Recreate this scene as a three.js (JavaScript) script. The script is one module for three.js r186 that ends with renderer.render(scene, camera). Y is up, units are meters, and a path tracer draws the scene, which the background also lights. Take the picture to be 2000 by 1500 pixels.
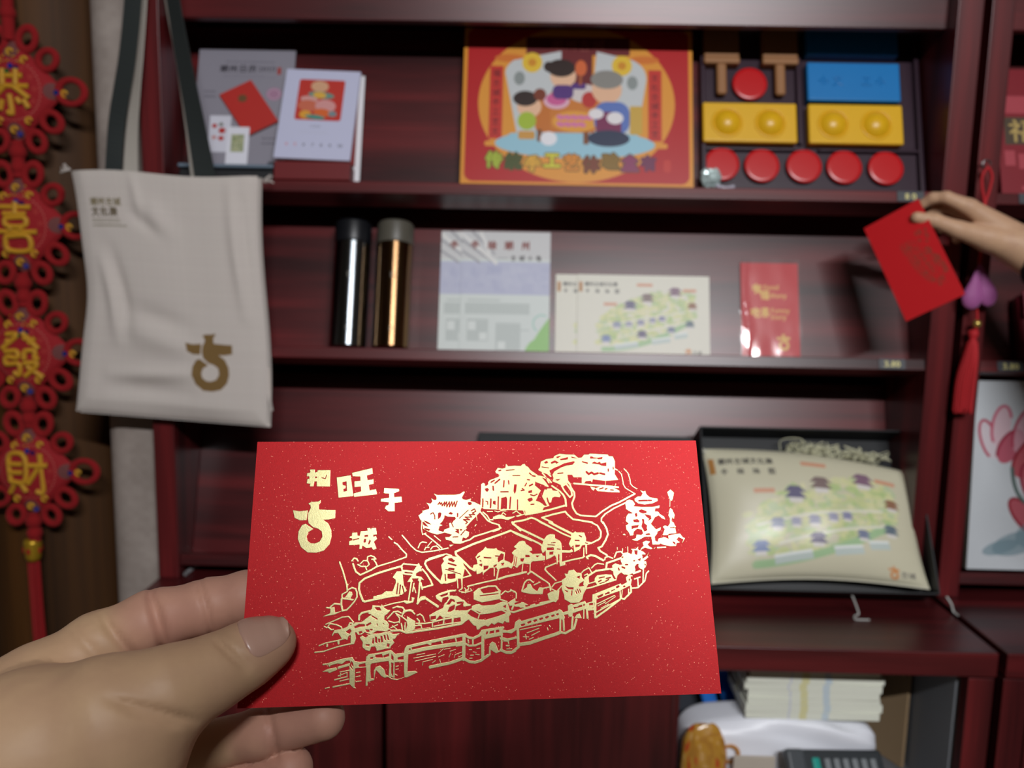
import * as THREE from 'three';
import { RoundedBoxGeometry } from 'three/addons/geometries/RoundedBoxGeometry.js';
import { mergeGeometries } from 'three/addons/utils/BufferGeometryUtils.js';
import { RectAreaLightUniformsLib } from 'three/addons/lights/RectAreaLightUniformsLib.js';

// ---------------------------------------------------------------- camera, light, exposure
const scene = new THREE.Scene();
scene.background = new THREE.Color(0x000000);
const rad = (d) => d * Math.PI / 180;
const camera = new THREE.PerspectiveCamera(49.73, 2000 / 1500, 0.02, 30);
camera.position.set(0, 1.42, 1.3);
camera.rotation.set(rad(-7.9), rad(0.75), rad(1.12), 'YXZ');
camera.focus = 0.302;
camera.userData.fStop = 13;
const renderer = new THREE.WebGLRenderer();
renderer.toneMapping = THREE.LinearToneMapping;
renderer.toneMappingExposure = 0.84;
renderer.shadowMap.enabled = true;
RectAreaLightUniformsLib.init();
const TUBE = { x: 0.62, y: 2.71, z: 2.75, length: 1.2, radiance: 400 };
for (const [turn, share] of [[0, 1], [1, 0.35]]) {       // the tube shines towards the cabinets and back into the room
  const lamp = new THREE.RectAreaLight(new THREE.Color(0.97, 0.975, 1.0), TUBE.radiance * share, TUBE.length, 0.05);
  lamp.name = 'tube_light';
  lamp.position.set(TUBE.x, TUBE.y - 0.024, TUBE.z + (turn ? 0.024 : -0.024));
  lamp.lookAt(TUBE.x, TUBE.y - 1.0, TUBE.z + (turn ? 1.3 : -1.3));
  scene.add(lamp);
}

// ---------------------------------------------------------------- helpers
let seedState = 7;
const rnd = () => { seedState = (seedState * 1664525 + 1013904223) >>> 0; return seedState / 4294967296; };
const rr = (a, b) => a + (b - a) * rnd();
const V = (x, y, z) => new THREE.Vector3(x, y, z);
const taken = new Map();
const numbered = (n) => { const k = taken.get(n) ?? 0; taken.set(n, k + 1); return k ? n + '_' + String(k).padStart(3, '0') : n; };
function tag(o, label, category, group) { o.userData.label = label; o.userData.category = category; if (group) o.userData.group = group; return o; }
function thing(name, label, category, x = 0, y = 0, z = 0, group) {
  const o = new THREE.Group(); o.name = numbered(name); o.position.set(x, y, z); scene.add(o);
  return tag(o, label, category, group);
}
function mesh(name, geometry, material, parent, x = 0, y = 0, z = 0) {
  const m = new THREE.Mesh(geometry, material);
  m.name = parent === scene ? numbered(name) : name; m.castShadow = m.receiveShadow = true; m.position.set(x, y, z); parent.add(m);
  return m;
}
function struct(name, geometry, material, x = 0, y = 0, z = 0) { const m = mesh(name, geometry, material, scene, x, y, z); m.userData.kind = 'structure'; return m; }
const mat = (color, roughness = 0.6, more = {}) => new THREE.MeshPhysicalMaterial({ color, roughness, ...more });
const box = (w, h, d, x = 0, y = 0, z = 0) => new THREE.BoxGeometry(w, h, d).translate(x, y, z);
const rbox = (w, h, d, r = 0.002, s = 2, x = 0, y = 0, z = 0) => new RoundedBoxGeometry(w, h, d, s, Math.min(r, w / 2.01, h / 2.01, d / 2.01)).translate(x, y, z);
const cyl = (r0, r1, h, n = 32, x = 0, y = 0, z = 0) => new THREE.CylinderGeometry(r0, r1, h, n).translate(x, y, z);
const tube = (pts, r, n = 32, m = 8, closed = false) => new THREE.TubeGeometry(new THREE.CatmullRomCurve3(pts, closed, 'centripetal'), n, r, m, closed);
function merge(list) {
  return mergeGeometries(list.map((g) => { const q = g.index ? g.toNonIndexed() : g; for (const k of Object.keys(q.attributes)) if (!['position', 'normal', 'uv'].includes(k)) q.deleteAttribute(k); return q; }));
}
// texture coordinates in metres, taken from the side a face looks to; grain runs along the first coordinate
function metreUV(g, upright = false, shift = 0) {
  const p = g.attributes.position, n = g.attributes.normal, uv = new Float32Array(p.count * 2);
  for (let i = 0; i < p.count; i++) {
    const ax = Math.abs(n.getX(i)), ay = Math.abs(n.getY(i)), az = Math.abs(n.getZ(i)), x = p.getX(i), y = p.getY(i), z = p.getZ(i);
    let u, v;
    if (az >= ax && az >= ay) { u = x; v = y; } else if (ay >= ax) { u = x; v = z; } else { u = z; v = y; }
    if (upright) { const t = u; u = (az >= ax && az >= ay) || ax > ay ? v : u; v = (az >= ax && az >= ay) || ax > ay ? t : v; }
    uv[i * 2] = u + shift; uv[i * 2 + 1] = v + shift * 0.37;
  }
  g.setAttribute('uv', new THREE.BufferAttribute(uv, 2));
  return g;
}
const canvas = (w, h) => { const c = document.createElement('canvas'); c.width = w; c.height = h; return [c, c.getContext('2d')]; };
function canvasTexture(c, data = false) { const t = new THREE.CanvasTexture(c); if (!data) t.colorSpace = THREE.SRGBColorSpace; return t; }
// smooth value noise
const HASH = new Float32Array(65536); for (let i = 0; i < 65536; i++) HASH[i] = rnd();
const hash2 = (x, y) => HASH[(((x * 73856093) ^ (y * 19349663)) >>> 0) & 65535];
function noise2(x, y) {
  const ix = Math.floor(x), iy = Math.floor(y), fx = x - ix, fy = y - iy, a = fx * fx * (3 - 2 * fx), b = fy * fy * (3 - 2 * fy);
  return (hash2(ix, iy) * (1 - a) + hash2(ix + 1, iy) * a) * (1 - b) + (hash2(ix, iy + 1) * (1 - a) + hash2(ix + 1, iy + 1) * a) * b;
}
const noise3 = (x, y, z) => (noise2(x + z * 0.71, y - z * 0.43) + noise2(y + 17 + x * 0.31, z + 5 + y * 0.13) + noise2(z + 41, x - 9 + z * 0.2)) / 3;
function pixelTexture(w, h, f, srgb = true) {
  const d = new Uint8Array(w * h * 4);
  for (let y = 0; y < h; y++) for (let x = 0; x < w; x++) { const c = f(x / w, y / h, x, y), i = (y * w + x) * 4; d[i] = c[0]; d[i + 1] = c[1]; d[i + 2] = c[2]; d[i + 3] = 255; }
  const t = new THREE.DataTexture(d, w, h); t.magFilter = THREE.LinearFilter; t.minFilter = THREE.LinearFilter; t.wrapS = t.wrapT = THREE.MirroredRepeatWrapping; if (srgb) t.colorSpace = THREE.SRGBColorSpace; t.needsUpdate = true;
  return t;
}
const mix = (a, b, t) => a.map((v, i) => v + (b[i] - v) * t);

// ---------------------------------------------------------------- materials
// reddish mahogany veneer: streaks along u
const woodTex = pixelTexture(1024, 1024, (u, v) => {
  const warp = noise2(u * 3, v * 6) * 0.03;
  const broad = noise2(u * 2.2 + 3, (v + warp) * 17), streak = noise2(u * 5 + 11, (v + warp) * 46), fine = noise2(u * 14, v * 260 + 7);
  const t = Math.min(1, Math.max(0, 0.75 * broad + 0.45 * streak + 0.22 * fine - 0.26));
  return mix([48, 15, 17], [112, 34, 36], t);
});
woodTex.repeat.set(1 / 0.9, 1 / 0.5);
const wood = mat(0xffffff, 0.33, { map: woodTex, ior: 1.5 });
const woodDoor = mat(0xffffff, 0.34, { map: woodTex });
const plasterTex = pixelTexture(512, 512, (u, v) => { const t = 0.6 * noise2(u * 18, v * 18) + 0.4 * noise2(u * 90, v * 90); return mix([144, 132, 124], [172, 160, 152], t); });
plasterTex.repeat.set(1 / 0.8, 1 / 0.8);
const plaster = mat(0xffffff, 0.85, { map: plasterTex });
const roomPaint = mat(0x6a625a, 0.9);
const oakTex = pixelTexture(512, 1024, (u, v) => {
  const s = noise2(u * 26 + noise2(u * 4, v * 3) * 1.4, v * 2.2), f = noise2(u * 150, v * 9), patch = noise2(u * 5 + 30, v * 4);
  return mix([44, 25, 8], [104, 64, 22], Math.min(1, 0.45 * s + 0.25 * f + 0.4 * patch - 0.1));
});
const oldWood = mat(0xffffff, 0.66, { map: oakTex, specularIntensity: 0.6 });
const blackCard = mat(0x15171a, 0.55);
const whitePaper = mat(0xe9e9ee, 0.75);

// ---------------------------------------------------------------- hand-drawn characters, each stroke a run of x,y pairs in a 100 x 100 square
const GLYPH = {
  '恭': [[20,18,80,18],[36,5,36,36],[64,5,64,36],[8,38,92,38],[40,40,12,62],[60,40,90,62],[50,54,50,92,42,88],[34,64,26,84],[64,62,72,72],[78,64,86,80]],
  '喜': [[15,10,85,10],[50,0,50,24],[24,24,76,24],[28,33,72,33,72,46,28,46,28,33],[36,48,40,56],[64,48,60,56],[4,60,96,60],[26,70,76,70,76,95,26,95,26,70]],
  '發': [[20,8,44,8,10,38],[20,20,30,28],[56,4,90,38],[70,8,60,18],[84,14,70,26],[16,44,44,44,44,56,18,56,16,70,46,70,42,94,32,88],[60,42,58,60],[60,42,82,42,82,58,92,58],[56,68,86,68,56,96],[62,74,92,98]],
  '財': [[12,66,12,8,44,8,44,66,12,66],[12,28,44,28],[12,46,44,46],[22,70,6,92],[36,70,46,88],[54,30,98,30],[80,4,80,92,68,86],[78,34,52,70]],
  '手': [[70,8,30,14],[14,32,86,32],[6,54,94,54],[50,12,50,92,38,86]],
  '工': [[16,16,84,16],[50,16,50,84],[6,84,94,84]],
  '艺': [[8,18,92,18],[34,6,34,30],[66,6,66,30],[18,42,76,42,22,80,24,92,86,92,88,78]],
  '传': [[28,6,8,44],[20,30,20,94],[40,24,90,24],[34,46,96,46],[62,6,52,66,84,66,66,84],[54,80,74,96]],
  '统': [[28,6,10,32,32,32,8,62,34,56],[8,84,36,76],[66,4,70,16],[42,22,96,22],[64,24,48,48,88,44],[56,52,40,94],[74,52,74,88,94,88,94,76]],
  '体': [[28,6,8,44],[20,30,20,94],[38,30,96,30],[66,6,66,94],[64,32,38,72],[68,32,96,72],[52,72,82,72]],
  '验': [[8,14,36,14,32,48],[14,14,12,50,40,50,36,88,26,84],[6,72,30,66],[68,6,46,36],[68,6,96,36],[56,40,82,40],[50,52,56,76],[68,50,70,72],[88,48,78,84],[46,90,96,90]],
  '盒': [[50,4,8,36],[50,4,92,36],[32,28,68,28],[30,40,70,40,70,56,30,56,30,40],[18,92,18,66,82,66,82,92],[40,66,40,92],[60,66,60,92],[4,92,96,92]],
  '古': [[8,28,92,28],[50,4,50,52],[24,52,76,52,76,94,24,94,24,52]],
  '城': [[6,34,36,34],[20,10,20,78],[4,84,38,74],[44,24,96,24],[48,24,46,62,38,94],[50,46,64,46,62,72,54,70],[74,6,80,60,96,92],[92,44,66,92],[84,6,92,14]],
  '潮': [[8,12,18,20],[4,36,14,44],[4,90,20,58],[26,20,58,20],[42,6,42,32],[28,34,56,34,56,60,28,60,28,34],[28,47,56,47],[24,74,60,74],[42,60,42,96],[66,10,64,70,58,94],[66,10,92,10,92,90,84,86],[66,34,92,34],[66,56,92,56]],
  '州': [[24,8,22,60,10,92],[52,12,52,86],[82,6,82,94],[10,36,14,50],[36,36,40,50],[66,36,70,50]],
  '文': [[48,4,54,16],[8,24,92,24],[70,26,50,66,10,94],[28,28,50,66,92,94]],
  '化': [[30,6,8,48],[22,32,22,94],[88,24,48,56],[50,8,50,88,90,88,92,70]],
  '展': [[18,28,84,28,84,10,18,10,18,60,6,94],[28,40,90,40],[44,30,44,54],[68,30,68,54],[22,56,94,56],[40,58,36,92,58,82],[82,62,60,74],[54,60,92,94]],
  '绘': [[28,6,10,32,32,32,8,62,34,56],[8,84,36,76],[68,6,40,38],[68,6,96,38],[54,40,82,40],[46,56,92,56],[64,58,48,88,86,84],[78,70,92,92]],
  '地': [[6,34,36,34],[20,10,20,78],[4,84,38,74],[40,48,88,34,86,66,78,62],[50,22,50,84,94,84,94,70],[68,8,68,72]],
  '图': [[8,8,92,8,92,94,8,94,8,8],[42,18,22,40],[38,26,70,26,26,62],[36,34,76,60],[44,62,58,68],[38,74,60,84]],
  '小': [[50,6,50,90,40,84],[26,36,12,66],[74,36,88,66]],
  '巷': [[22,14,78,14],[36,4,36,32],[64,4,64,32],[8,34,92,34],[36,36,10,66],[64,36,92,66],[36,54,68,54,68,72,36,72],[36,54,36,92,88,92,88,78]],
  '日': [[22,6,78,6,78,94,22,94,22,6],[22,50,78,50]],
  '历': [[16,10,92,10],[18,10,16,60,4,94],[32,36,82,36,76,90,64,84],[54,18,50,60,28,94]],
  '福': [[20,4,26,14],[6,24,36,24,8,58],[22,44,22,96],[28,50,38,60],[46,10,94,10],[54,22,86,22,86,40,54,40,54,22],[48,52,92,52,92,94,48,94,48,52],[70,52,70,94],[48,72,92,72]],
  '有': [[8,22,92,22],[44,4,8,60],[36,38,36,96],[36,38,80,38,80,92,70,88],[36,56,80,56],[36,72,80,72]],
  '吃': [[8,20,32,20,32,66,8,66,8,20],[54,6,40,36],[48,22,94,22],[44,44,84,44,46,80,48,92,92,92,94,78]],
};
function glyph(ctx, ch, x, y, size, color, weight = 0.1, sx = 1) {
  ctx.strokeStyle = color; ctx.lineWidth = size * weight; ctx.lineCap = ctx.lineJoin = 'round';
  for (const s of GLYPH[ch] ?? []) { ctx.beginPath(); for (let i = 0; i < s.length; i += 2) ctx[i ? 'lineTo' : 'moveTo'](x + s[i] * size * sx / 100, y + s[i + 1] * size / 100); ctx.stroke(); }
}
const glyphs = (ctx, text, x, y, size, color, weight, gap = 1.1) => [...text].forEach((c, i) => glyph(ctx, c, x + i * size * gap, y, size, color, weight));
function greyLines(ctx, x, y, w, n, step, color, h = 2) { ctx.fillStyle = color; for (let i = 0; i < n; i++) { let a = x; const end = x + w * (0.75 + 0.25 * rnd()); while (a < end) { const l = rr(3, 9); ctx.fillRect(a, y + i * step, l, h); a += l + rr(1, 4); } } }
const CARD_ART = [
['f',0,[146,259,169,263,198,260,195,295,171,295,153,286]],
['f',0,[200,234,212,229,234,228,243,223,243,232,237,239,238,257,267,259,298,260,298,289,274,294,254,294,274,308,286,333,288,357,282,384,263,406,237,413,207,412,182,393,169,363,170,336,181,314,193,309,221,328,204,339,199,356,203,371,216,380,230,381,247,374,256,357,253,337,240,327,221,321,205,307,200,289,201,269,209,252,208,242]],
['f',0,[189,121,201,119,199,107,216,107,216,119,227,116,227,110,273,110,274,171,227,170,226,152,216,152,214,170,202,170,202,160,190,159,191,144,198,142,198,132,189,132]],
['h',0,[218,134,225,134,226,139,218,139]],
['e',2.5,[243,138,256,142,260,129]],
['f',0,[298,138,348,130,361,208,308,213]],
['h',0,[319,156,334,153,337,189,325,191,324,182,332,179,332,169,321,166]],
['f',0,[354,121,427,103,430,124,408,131,411,149,433,146,434,162,416,167,420,188,443,183,448,202,365,211,362,199,390,191,388,172,365,174,364,154,386,151,385,134,357,133]],
['f',0,[474,179,528,183,529,191,510,199,511,214,538,212,540,232,513,235,514,266,491,266,478,255,482,246,491,243,493,233,463,229,463,220,493,216,493,200,473,198]],
['f',0,[362,344,380,343,381,354,390,356,393,339,418,337,416,328,426,327,429,335,432,327,447,327,451,350,438,352,438,360,448,357,452,367,441,377,451,402,440,406,434,397,414,399,400,389,398,402,390,402,391,386,353,388,353,374,364,371,363,363,353,362,355,357,362,356]],
['h',0,[407,353,419,352,419,358,407,359]],
['h',0,[406,367,413,367,411,379,404,379]],
['h',0,[426,369,430,374,424,387,421,384]],
['e',3.0,[366,370,386,365]],
['f',0,[659,202,670,207,699,207,737,207,756,204,768,195,774,196,768,206,762,218,766,224,779,227,796,222,794,231,811,236,832,247,836,255,828,274,812,291,793,310,783,321,771,335,736,334,726,313,732,304,740,298,738,290,710,288,698,282,696,294,691,303,687,309,679,315,690,320,679,324,675,339,698,347,671,354,645,346,619,331,617,302,610,300,602,283,619,270,615,266,640,260,642,253,638,244,631,236,646,240,653,232,649,220,659,226,668,225,669,215]],
['e',3.4,[674,242,680,234,682,242,687,236,689,248,699,233,697,248,706,233,706,252,716,233,716,252,725,233,727,250,735,233,737,252,745,231]],
['h',0,[785,235,798,236,799,243,792,246,785,243]],
['h',0,[674,276,680,272,686,276,683,290,674,297]],
['h',0,[714,276,721,271,729,277,725,280,714,279]],
['h',0,[744,276,748,276,748,289,744,291]],
['e',1.9,[753,295,786,265]],
['e',3.4,[797,268,809,261,814,270,801,276,810,282,789,282,799,291,774,291,791,301,768,300,783,310,776,316]],
['h',0,[621,302,634,306,649,316,645,316,632,312]],
['h',0,[617,306,623,308,638,325,626,321,619,316]],
['h',0,[623,329,645,335,641,340,626,335]],
['e',3.0,[647,278,655,273,661,282,662,297]],
['s',2.6,[816,284,818,305]],
['s',3.8,[815,319,810,325]],
['s',4.1,[615,299,613,331,617,353,630,348]],
['f',0,[715,313,721,311,728,328,743,340,728,347,717,330]],
['f',0,[836,168,843,162,849,166,849,174,855,174,863,168,862,160,869,152,883,147,903,139,905,135,904,129,893,125,890,119,900,105,917,108,929,105,931,90,939,99,963,97,988,98,994,92,1002,90,1006,98,1015,102,1023,114,1040,126,1053,136,1068,146,1078,158,1090,176,1082,178,1067,168,1040,156,1038,173,1051,185,1060,193,1052,205,1045,221,1039,232,1052,236,1064,244,1073,252,1090,252,1069,258,1063,269,1023,282,1000,287,999,269,972,267,931,266,908,265,845,261,836,255,832,246,835,195]],
['f',0,[1070,203,1076,189,1084,191,1086,186,1102,186,1105,194,1125,196,1135,212,1131,219,1112,217,1102,221,1097,239,1091,239,1086,219,1080,221,1083,236,1090,252,1083,252,1072,229,1065,217]],
['s',7.9,[1000,284,1053,275,1102,264,1151,251]],
['s',7.5,[1154,253,1153,227,1145,210,1132,196,1104,176]],
['h',0,[849,185,859,182,864,188,860,195,853,195]],
['h',0,[910,221,929,216,932,225,930,262,918,260,907,264]],
['h',0,[960,169,970,169,966,196,961,206,957,194]],
['e',4.9,[841,224,840,253]],
['e',5.3,[871,225,869,256]],
['e',4.9,[899,217,897,262]],
['e',5.3,[945,218,941,260]],
['e',4.1,[971,228,970,264]],
['e',4.1,[909,197,937,197]],
['e',4.9,[922,155,920,178]],
['e',4.5,[939,155,940,167]],
['e',5.3,[880,176,881,190]],
['e',4.5,[873,160,885,153]],
['e',4.9,[888,164,906,149]],
['h',0,[879,232,888,231,888,246,878,242]],
['e',3.0,[852,232,859,234,859,244]],
['e',3.8,[903,116,911,114]],
['e',2.6,[931,115,962,112]],
['e',2.3,[955,135,983,135]],
['e',4.1,[1001,175,1007,165]],
['e',4.1,[986,193,998,191,990,185]],
['h',0,[1013,195,1027,191,1027,201,1013,202]],
['e',4.9,[1018,175,1030,169]],
['h',0,[1012,224,1026,220,1029,230,1016,236,1008,228]],
['e',4.5,[1020,126,1026,132]],
['e',4.5,[1030,136,1041,138]],
['e',3.8,[1011,151,1019,152]],
['e',3.4,[1021,246,1033,245]],
['e',3.8,[1046,207,1034,213,1021,209]],
['h',0,[1045,226,1051,217,1056,232,1043,232]],
['s',6.4,[1058,114,1073,122,1089,128,1100,138]],
['s',6.4,[1055,138,1072,142,1092,150,1101,162]],
['s',5.6,[1069,126,1079,138,1093,164]],
['s',5.6,[1044,158,1063,166,1077,170,1088,178]],
['e',2.3,[1065,132,1073,138]],
['e',2.3,[1080,142,1086,150]],
['s',6.8,[828,269,843,286,858,305,873,313,899,321,903,331,899,338,877,345]],
['s',5.6,[841,273,856,286,865,302,875,302,883,294,908,294,926,300,934,301,956,291]],
['f',0,[877,292,900,283,915,285,927,293,950,291,930,302,907,298,884,300]],
['s',4.5,[857,271,876,271]],
['s',4.5,[885,269,897,273,908,268,926,270]],
['s',4.1,[908,287,916,275,925,283]],
['s',4.5,[952,278,966,270,975,278,985,284,965,289]],
['s',4.1,[993,270,996,282,969,291]],
['s',7.9,[979,343,951,316,959,310,993,305,1021,296,1034,300,1090,331]],
['f',0,[1062,104,1065,82,1086,72,1114,68,1118,60,1138,51,1164,54,1196,55,1209,67,1223,67,1234,55,1252,55,1256,51,1326,55,1329,61,1345,62,1352,82,1348,132,1360,154,1310,158,1261,151,1258,163,1253,157,1233,159,1229,165,1219,167,1220,143,1189,143,1183,133,1165,133,1166,155,1175,167,1158,163,1141,174,1130,168,1107,158,1112,146,1108,134,1089,126,1074,118,1054,112]],
['h',0,[1096,117,1116,106,1134,99,1154,89,1190,81,1197,83,1187,94,1162,97,1141,105,1115,120,1106,136,1101,130]],
['h',0,[1077,84,1089,78,1093,86,1081,89]],
['h',0,[1103,84,1119,77,1134,85,1124,90,1121,85,1105,90]],
['h',0,[1126,62,1144,59,1133,67,1126,68]],
['h',0,[1139,72,1171,64,1169,73,1141,76]],
['h',0,[1183,62,1207,69,1185,67]],
['h',0,[1257,62,1265,62,1269,66,1285,67,1305,65,1303,72,1288,73,1283,69,1269,70,1256,70]],
['e',4.9,[1226,83,1244,88]],
['h',0,[1261,89,1272,82,1283,88,1293,83,1297,90,1318,86,1317,100,1299,98,1289,93]],
['e',7.5,[1239,123,1247,131,1259,125,1268,132,1283,128]],
['e',6.4,[1291,128,1308,132]],
['e',4.1,[1324,112,1324,120]],
['e',3.0,[1344,104,1344,112]],
['e',3.8,[1128,128,1148,126]],
['h',0,[1117,152,1137,149,1127,156]],
['e',2.6,[1068,102,1094,106]],
['h',0,[1165,134,1177,134,1184,147,1185,163,1177,167,1168,157]],
['h',0,[1190,144,1219,145,1218,164,1189,163]],
['s',7.5,[1189,167,1260,174,1323,179,1358,183]],
['s',1.9,[1311,158,1309,176]],
['s',2.6,[1350,169,1346,179]],
['f',0,[1251,179,1269,185,1262,195,1255,189]],
['f',0,[1269,187,1293,179,1322,182,1342,186,1361,196,1362,203,1321,201,1278,197]],
['e',4.1,[1286,189,1300,185]],
['e',4.5,[1308,190,1314,188]],
['e',3.4,[1328,193,1339,194]],
['s',5.6,[1352,112,1359,116]],
['s',4.5,[1365,121,1374,132,1377,148,1379,172,1386,186,1401,196,1420,208]],
['s',7.1,[1421,209,1411,214,1358,241,1327,253,1292,274,1265,294,1236,292,1207,289,1192,282,1180,261,1177,243,1188,218,1188,202,1176,182,1173,171,1164,161]],
['s',4.5,[1386,111,1400,128,1406,151,1407,170,1416,181,1429,189]],
['s',6.8,[1141,176,1150,194,1170,220,1179,212,1177,196,1159,168,1145,176]],
['s',6.4,[1387,241,1336,264,1301,285,1286,301,1285,312,1291,320]],
['s',7.5,[1099,314,1061,296,1100,285,1150,274,1157,284,1177,303,1216,310,1250,316]],
['f',0,[1386,236,1398,231,1411,236,1418,248,1412,257,1445,260,1491,260,1513,255,1511,264,1494,266,1493,278,1505,278,1512,288,1527,298,1530,308,1518,303,1507,292,1491,299,1479,317,1473,324,1482,334,1492,346,1511,338,1508,348,1496,354,1495,361,1484,373,1485,388,1502,396,1501,401,1474,401,1472,372,1445,372,1433,379,1416,387,1397,383,1413,377,1416,364,1434,366,1442,360,1438,345,1420,341,1406,352,1402,366,1391,367,1388,356,1379,344,1378,329,1390,323,1379,313,1382,296,1390,285,1401,285,1409,283,1383,267,1382,251]],
['h',0,[1432,273,1442,269,1461,276,1460,283,1445,284,1433,279]],
['h',0,[1452,287,1476,293,1477,305,1464,313,1469,305,1459,297]],
['h',0,[1415,285,1423,283,1424,293,1418,298]],
['h',0,[1407,308,1423,306,1431,312,1428,318,1409,316]],
['h',0,[1441,305,1449,307,1449,322,1459,330,1456,340,1459,347,1447,353,1437,333,1442,318]],
['h',0,[1399,331,1427,328,1423,337,1409,339,1399,343]],
['h',0,[1409,354,1422,347,1435,353,1432,362,1417,358,1407,364]],
['h',0,[1450,363,1464,359,1469,365,1453,366]],
['f',0,[1419,228,1431,220,1444,220,1452,207,1443,196,1456,201,1462,198,1465,211,1478,223,1507,229,1507,237,1486,246,1456,250,1432,246,1419,236]],
['e',4.9,[1435,236,1457,235,1483,235]],
['f',0,[1548,204,1561,194,1573,206,1567,229,1562,237,1555,231,1551,215]],
['s',3.0,[1556,233,1553,259]],
['f',0,[1554,265,1561,271,1568,292,1564,306,1558,298,1554,316,1562,320,1565,331,1569,335,1566,341,1568,360,1540,362,1534,367,1516,367,1526,344,1519,336,1527,331,1539,335,1548,323,1550,304,1545,294,1548,278]],
['e',2.6,[1548,339,1566,339]],
['f',0,[1499,380,1523,375,1538,383,1537,369,1570,364,1582,362,1592,376,1600,380,1588,397,1595,384,1582,378,1576,374,1567,385,1578,395,1566,397,1563,408,1540,408,1520,404,1494,394]],
['h',0,[1551,391,1561,395,1562,404,1554,398]],
['s',5.6,[1492,413,1523,412]],
['s',2.6,[1478,417,1483,413]],
['f',0,[1437,393,1451,387,1465,391,1454,401,1459,407,1472,416,1466,419,1445,412,1431,418,1423,427,1429,416,1440,406]],
['f',0,[1363,363,1370,360,1374,365,1369,365]],
['s',5.2,[495,360,506,370]],
['s',6.1,[515,381,527,388,541,405,560,424,559,434,512,450,455,466]],
['s',7.0,[455,466,432,479,403,492,396,495,380,483,373,467,369,455]],
['s',6.1,[365,444,372,435,381,437,386,445]],
['s',5.6,[386,458,398,465,414,465,418,477]],
['s',5.2,[395,456,406,444,420,445,427,458,420,465]],
['s',5.6,[420,442,420,431,431,427,443,431,450,439,436,440]],
['s',5.6,[441,440,450,452,455,463]],
['s',6.1,[321,448,334,480,349,527,352,547]],
['f',0,[349,525,355,527,352,543,348,540]],
['s',5.6,[352,552,334,562,335,576]],
['s',6.1,[352,548,368,539,381,543,386,555,387,572,378,588,365,603,352,616,338,618]],
['f',0,[333,580,348,572,364,576,371,563,368,554,359,552,348,569,335,580]],
['s',7.0,[333,578,333,596,338,618]],
['s',6.1,[373,581,339,576]],
['s',5.2,[282,606,296,608]],
['s',6.1,[295,604,309,593,329,596]],
['f',0,[296,608,309,604,312,624,334,620,312,630,272,636,296,626]],
['s',5.6,[543,355,557,371,576,394,595,411,616,418,662,413,711,404]],
['s',5.6,[625,351,655,374,688,403]],
['s',4.7,[660,358,683,377]],
['s',5.2,[602,401,609,385,618,380,632,383]],
['s',5.2,[625,409,630,400,641,400]],
['s',4.7,[637,395,651,379]],
['s',5.2,[648,407,655,398,669,396,679,405]],
['s',8.0,[540,467,512,474,455,491,412,508,394,523,393,544,398,561,409,586,416,588,457,580,513,570,534,569]],
['s',7.0,[618,478,632,494,648,519,655,535,622,543]],
['s',6.6,[613,527,618,548]],
['s',6.1,[540,469,549,458,602,464,604,459,609,471,613,484]],
['f',0,[540,469,546,465,547,479,586,484,599,464,616,468,611,484,595,493,595,502,613,505,623,516,613,514,611,530,604,518,586,522,565,522,574,509,581,500,547,495,549,510,552,533,563,553,545,567,513,568,511,559,524,524,522,512,512,505,526,485,544,485]],
['e',3.3,[531,526,527,566]],
['e',3.3,[540,533,537,564]],
['e',3.3,[547,537,553,560]],
['h',0,[581,511,604,511,600,523,586,522]],
['e',3.8,[556,489,581,492]],
['s',6.1,[579,522,570,585]],
['s',5.6,[588,529,584,556]],
['s',4.7,[590,543,595,561]],
['s',7.0,[609,527,606,563,602,599]],
['f',0,[445,571,454,570,459,567,474,565,488,554,513,555,531,569,457,578,445,577]],
['f',0,[554,587,568,589,581,590,581,576,591,579,586,594,563,599,554,593]],
['s',5.2,[482,605,513,597,556,590]],
['f',0,[597,599,604,588,613,575,629,573,627,586,613,588,604,601]],
['s',6.6,[627,577,650,593,675,609]],
['s',8.0,[695,428,662,438,632,448,627,459,636,476,662,506,689,529]],
['s',6.8,[763,383,792,374,807,363,849,351,906,333]],
['s',8.6,[942,343,915,353,858,372,810,388,761,408,738,418,740,428,762,448,790,476,808,486]],
['s',6.4,[942,343,963,356,1019,381]],
['f',0,[698,336,721,328,739,328,732,342,752,353,751,332,758,344,770,329,781,331,773,340,788,346,786,361,777,369,765,365,761,378,769,385,754,389,731,387,722,377,703,373,701,364,716,364,726,355,694,345]],
['e',2.6,[758,357,773,340]],
['e',2.6,[728,364,747,363]],
['f',0,[716,392,731,392,718,399]],
['f',0,[687,471,686,465,697,451,691,442,706,431,734,435,753,439,764,450,767,465,771,478,763,512,762,543,759,543,759,514,743,514,739,523,707,531,685,529,683,520,691,495]],
['s',5.6,[641,441,678,430,705,425,723,431]],
['h',0,[712,442,723,440,736,450,730,455,712,448]],
['e',4.9,[712,459,739,467]],
['h',0,[713,475,734,477,732,485,711,481]],
['e',2.3,[702,480,756,498]],
['h',0,[709,497,737,496,737,512,720,515,709,512]],
['e',3.8,[700,499,702,520]],
['s',4.5,[744,514,746,547]],
['s',4.5,[759,514,761,545]],
['s',5.6,[641,481,663,503,685,529]],
['s',6.0,[763,511,793,504,767,469]],
['s',6.0,[781,542,798,538,844,528,887,520,888,513,894,484]],
['s',4.1,[879,480,878,507]],
['f',0,[811,438,821,425,840,412,848,401,853,407,881,409,887,406,891,413,919,423,916,443,916,451,933,457,949,470,941,481,930,475,902,480,892,485,887,476,864,478,840,496,838,503,836,490,826,497,815,499,814,486,801,482,803,467,818,464,816,449]],
['e',4.1,[843,440,867,442]],
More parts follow.
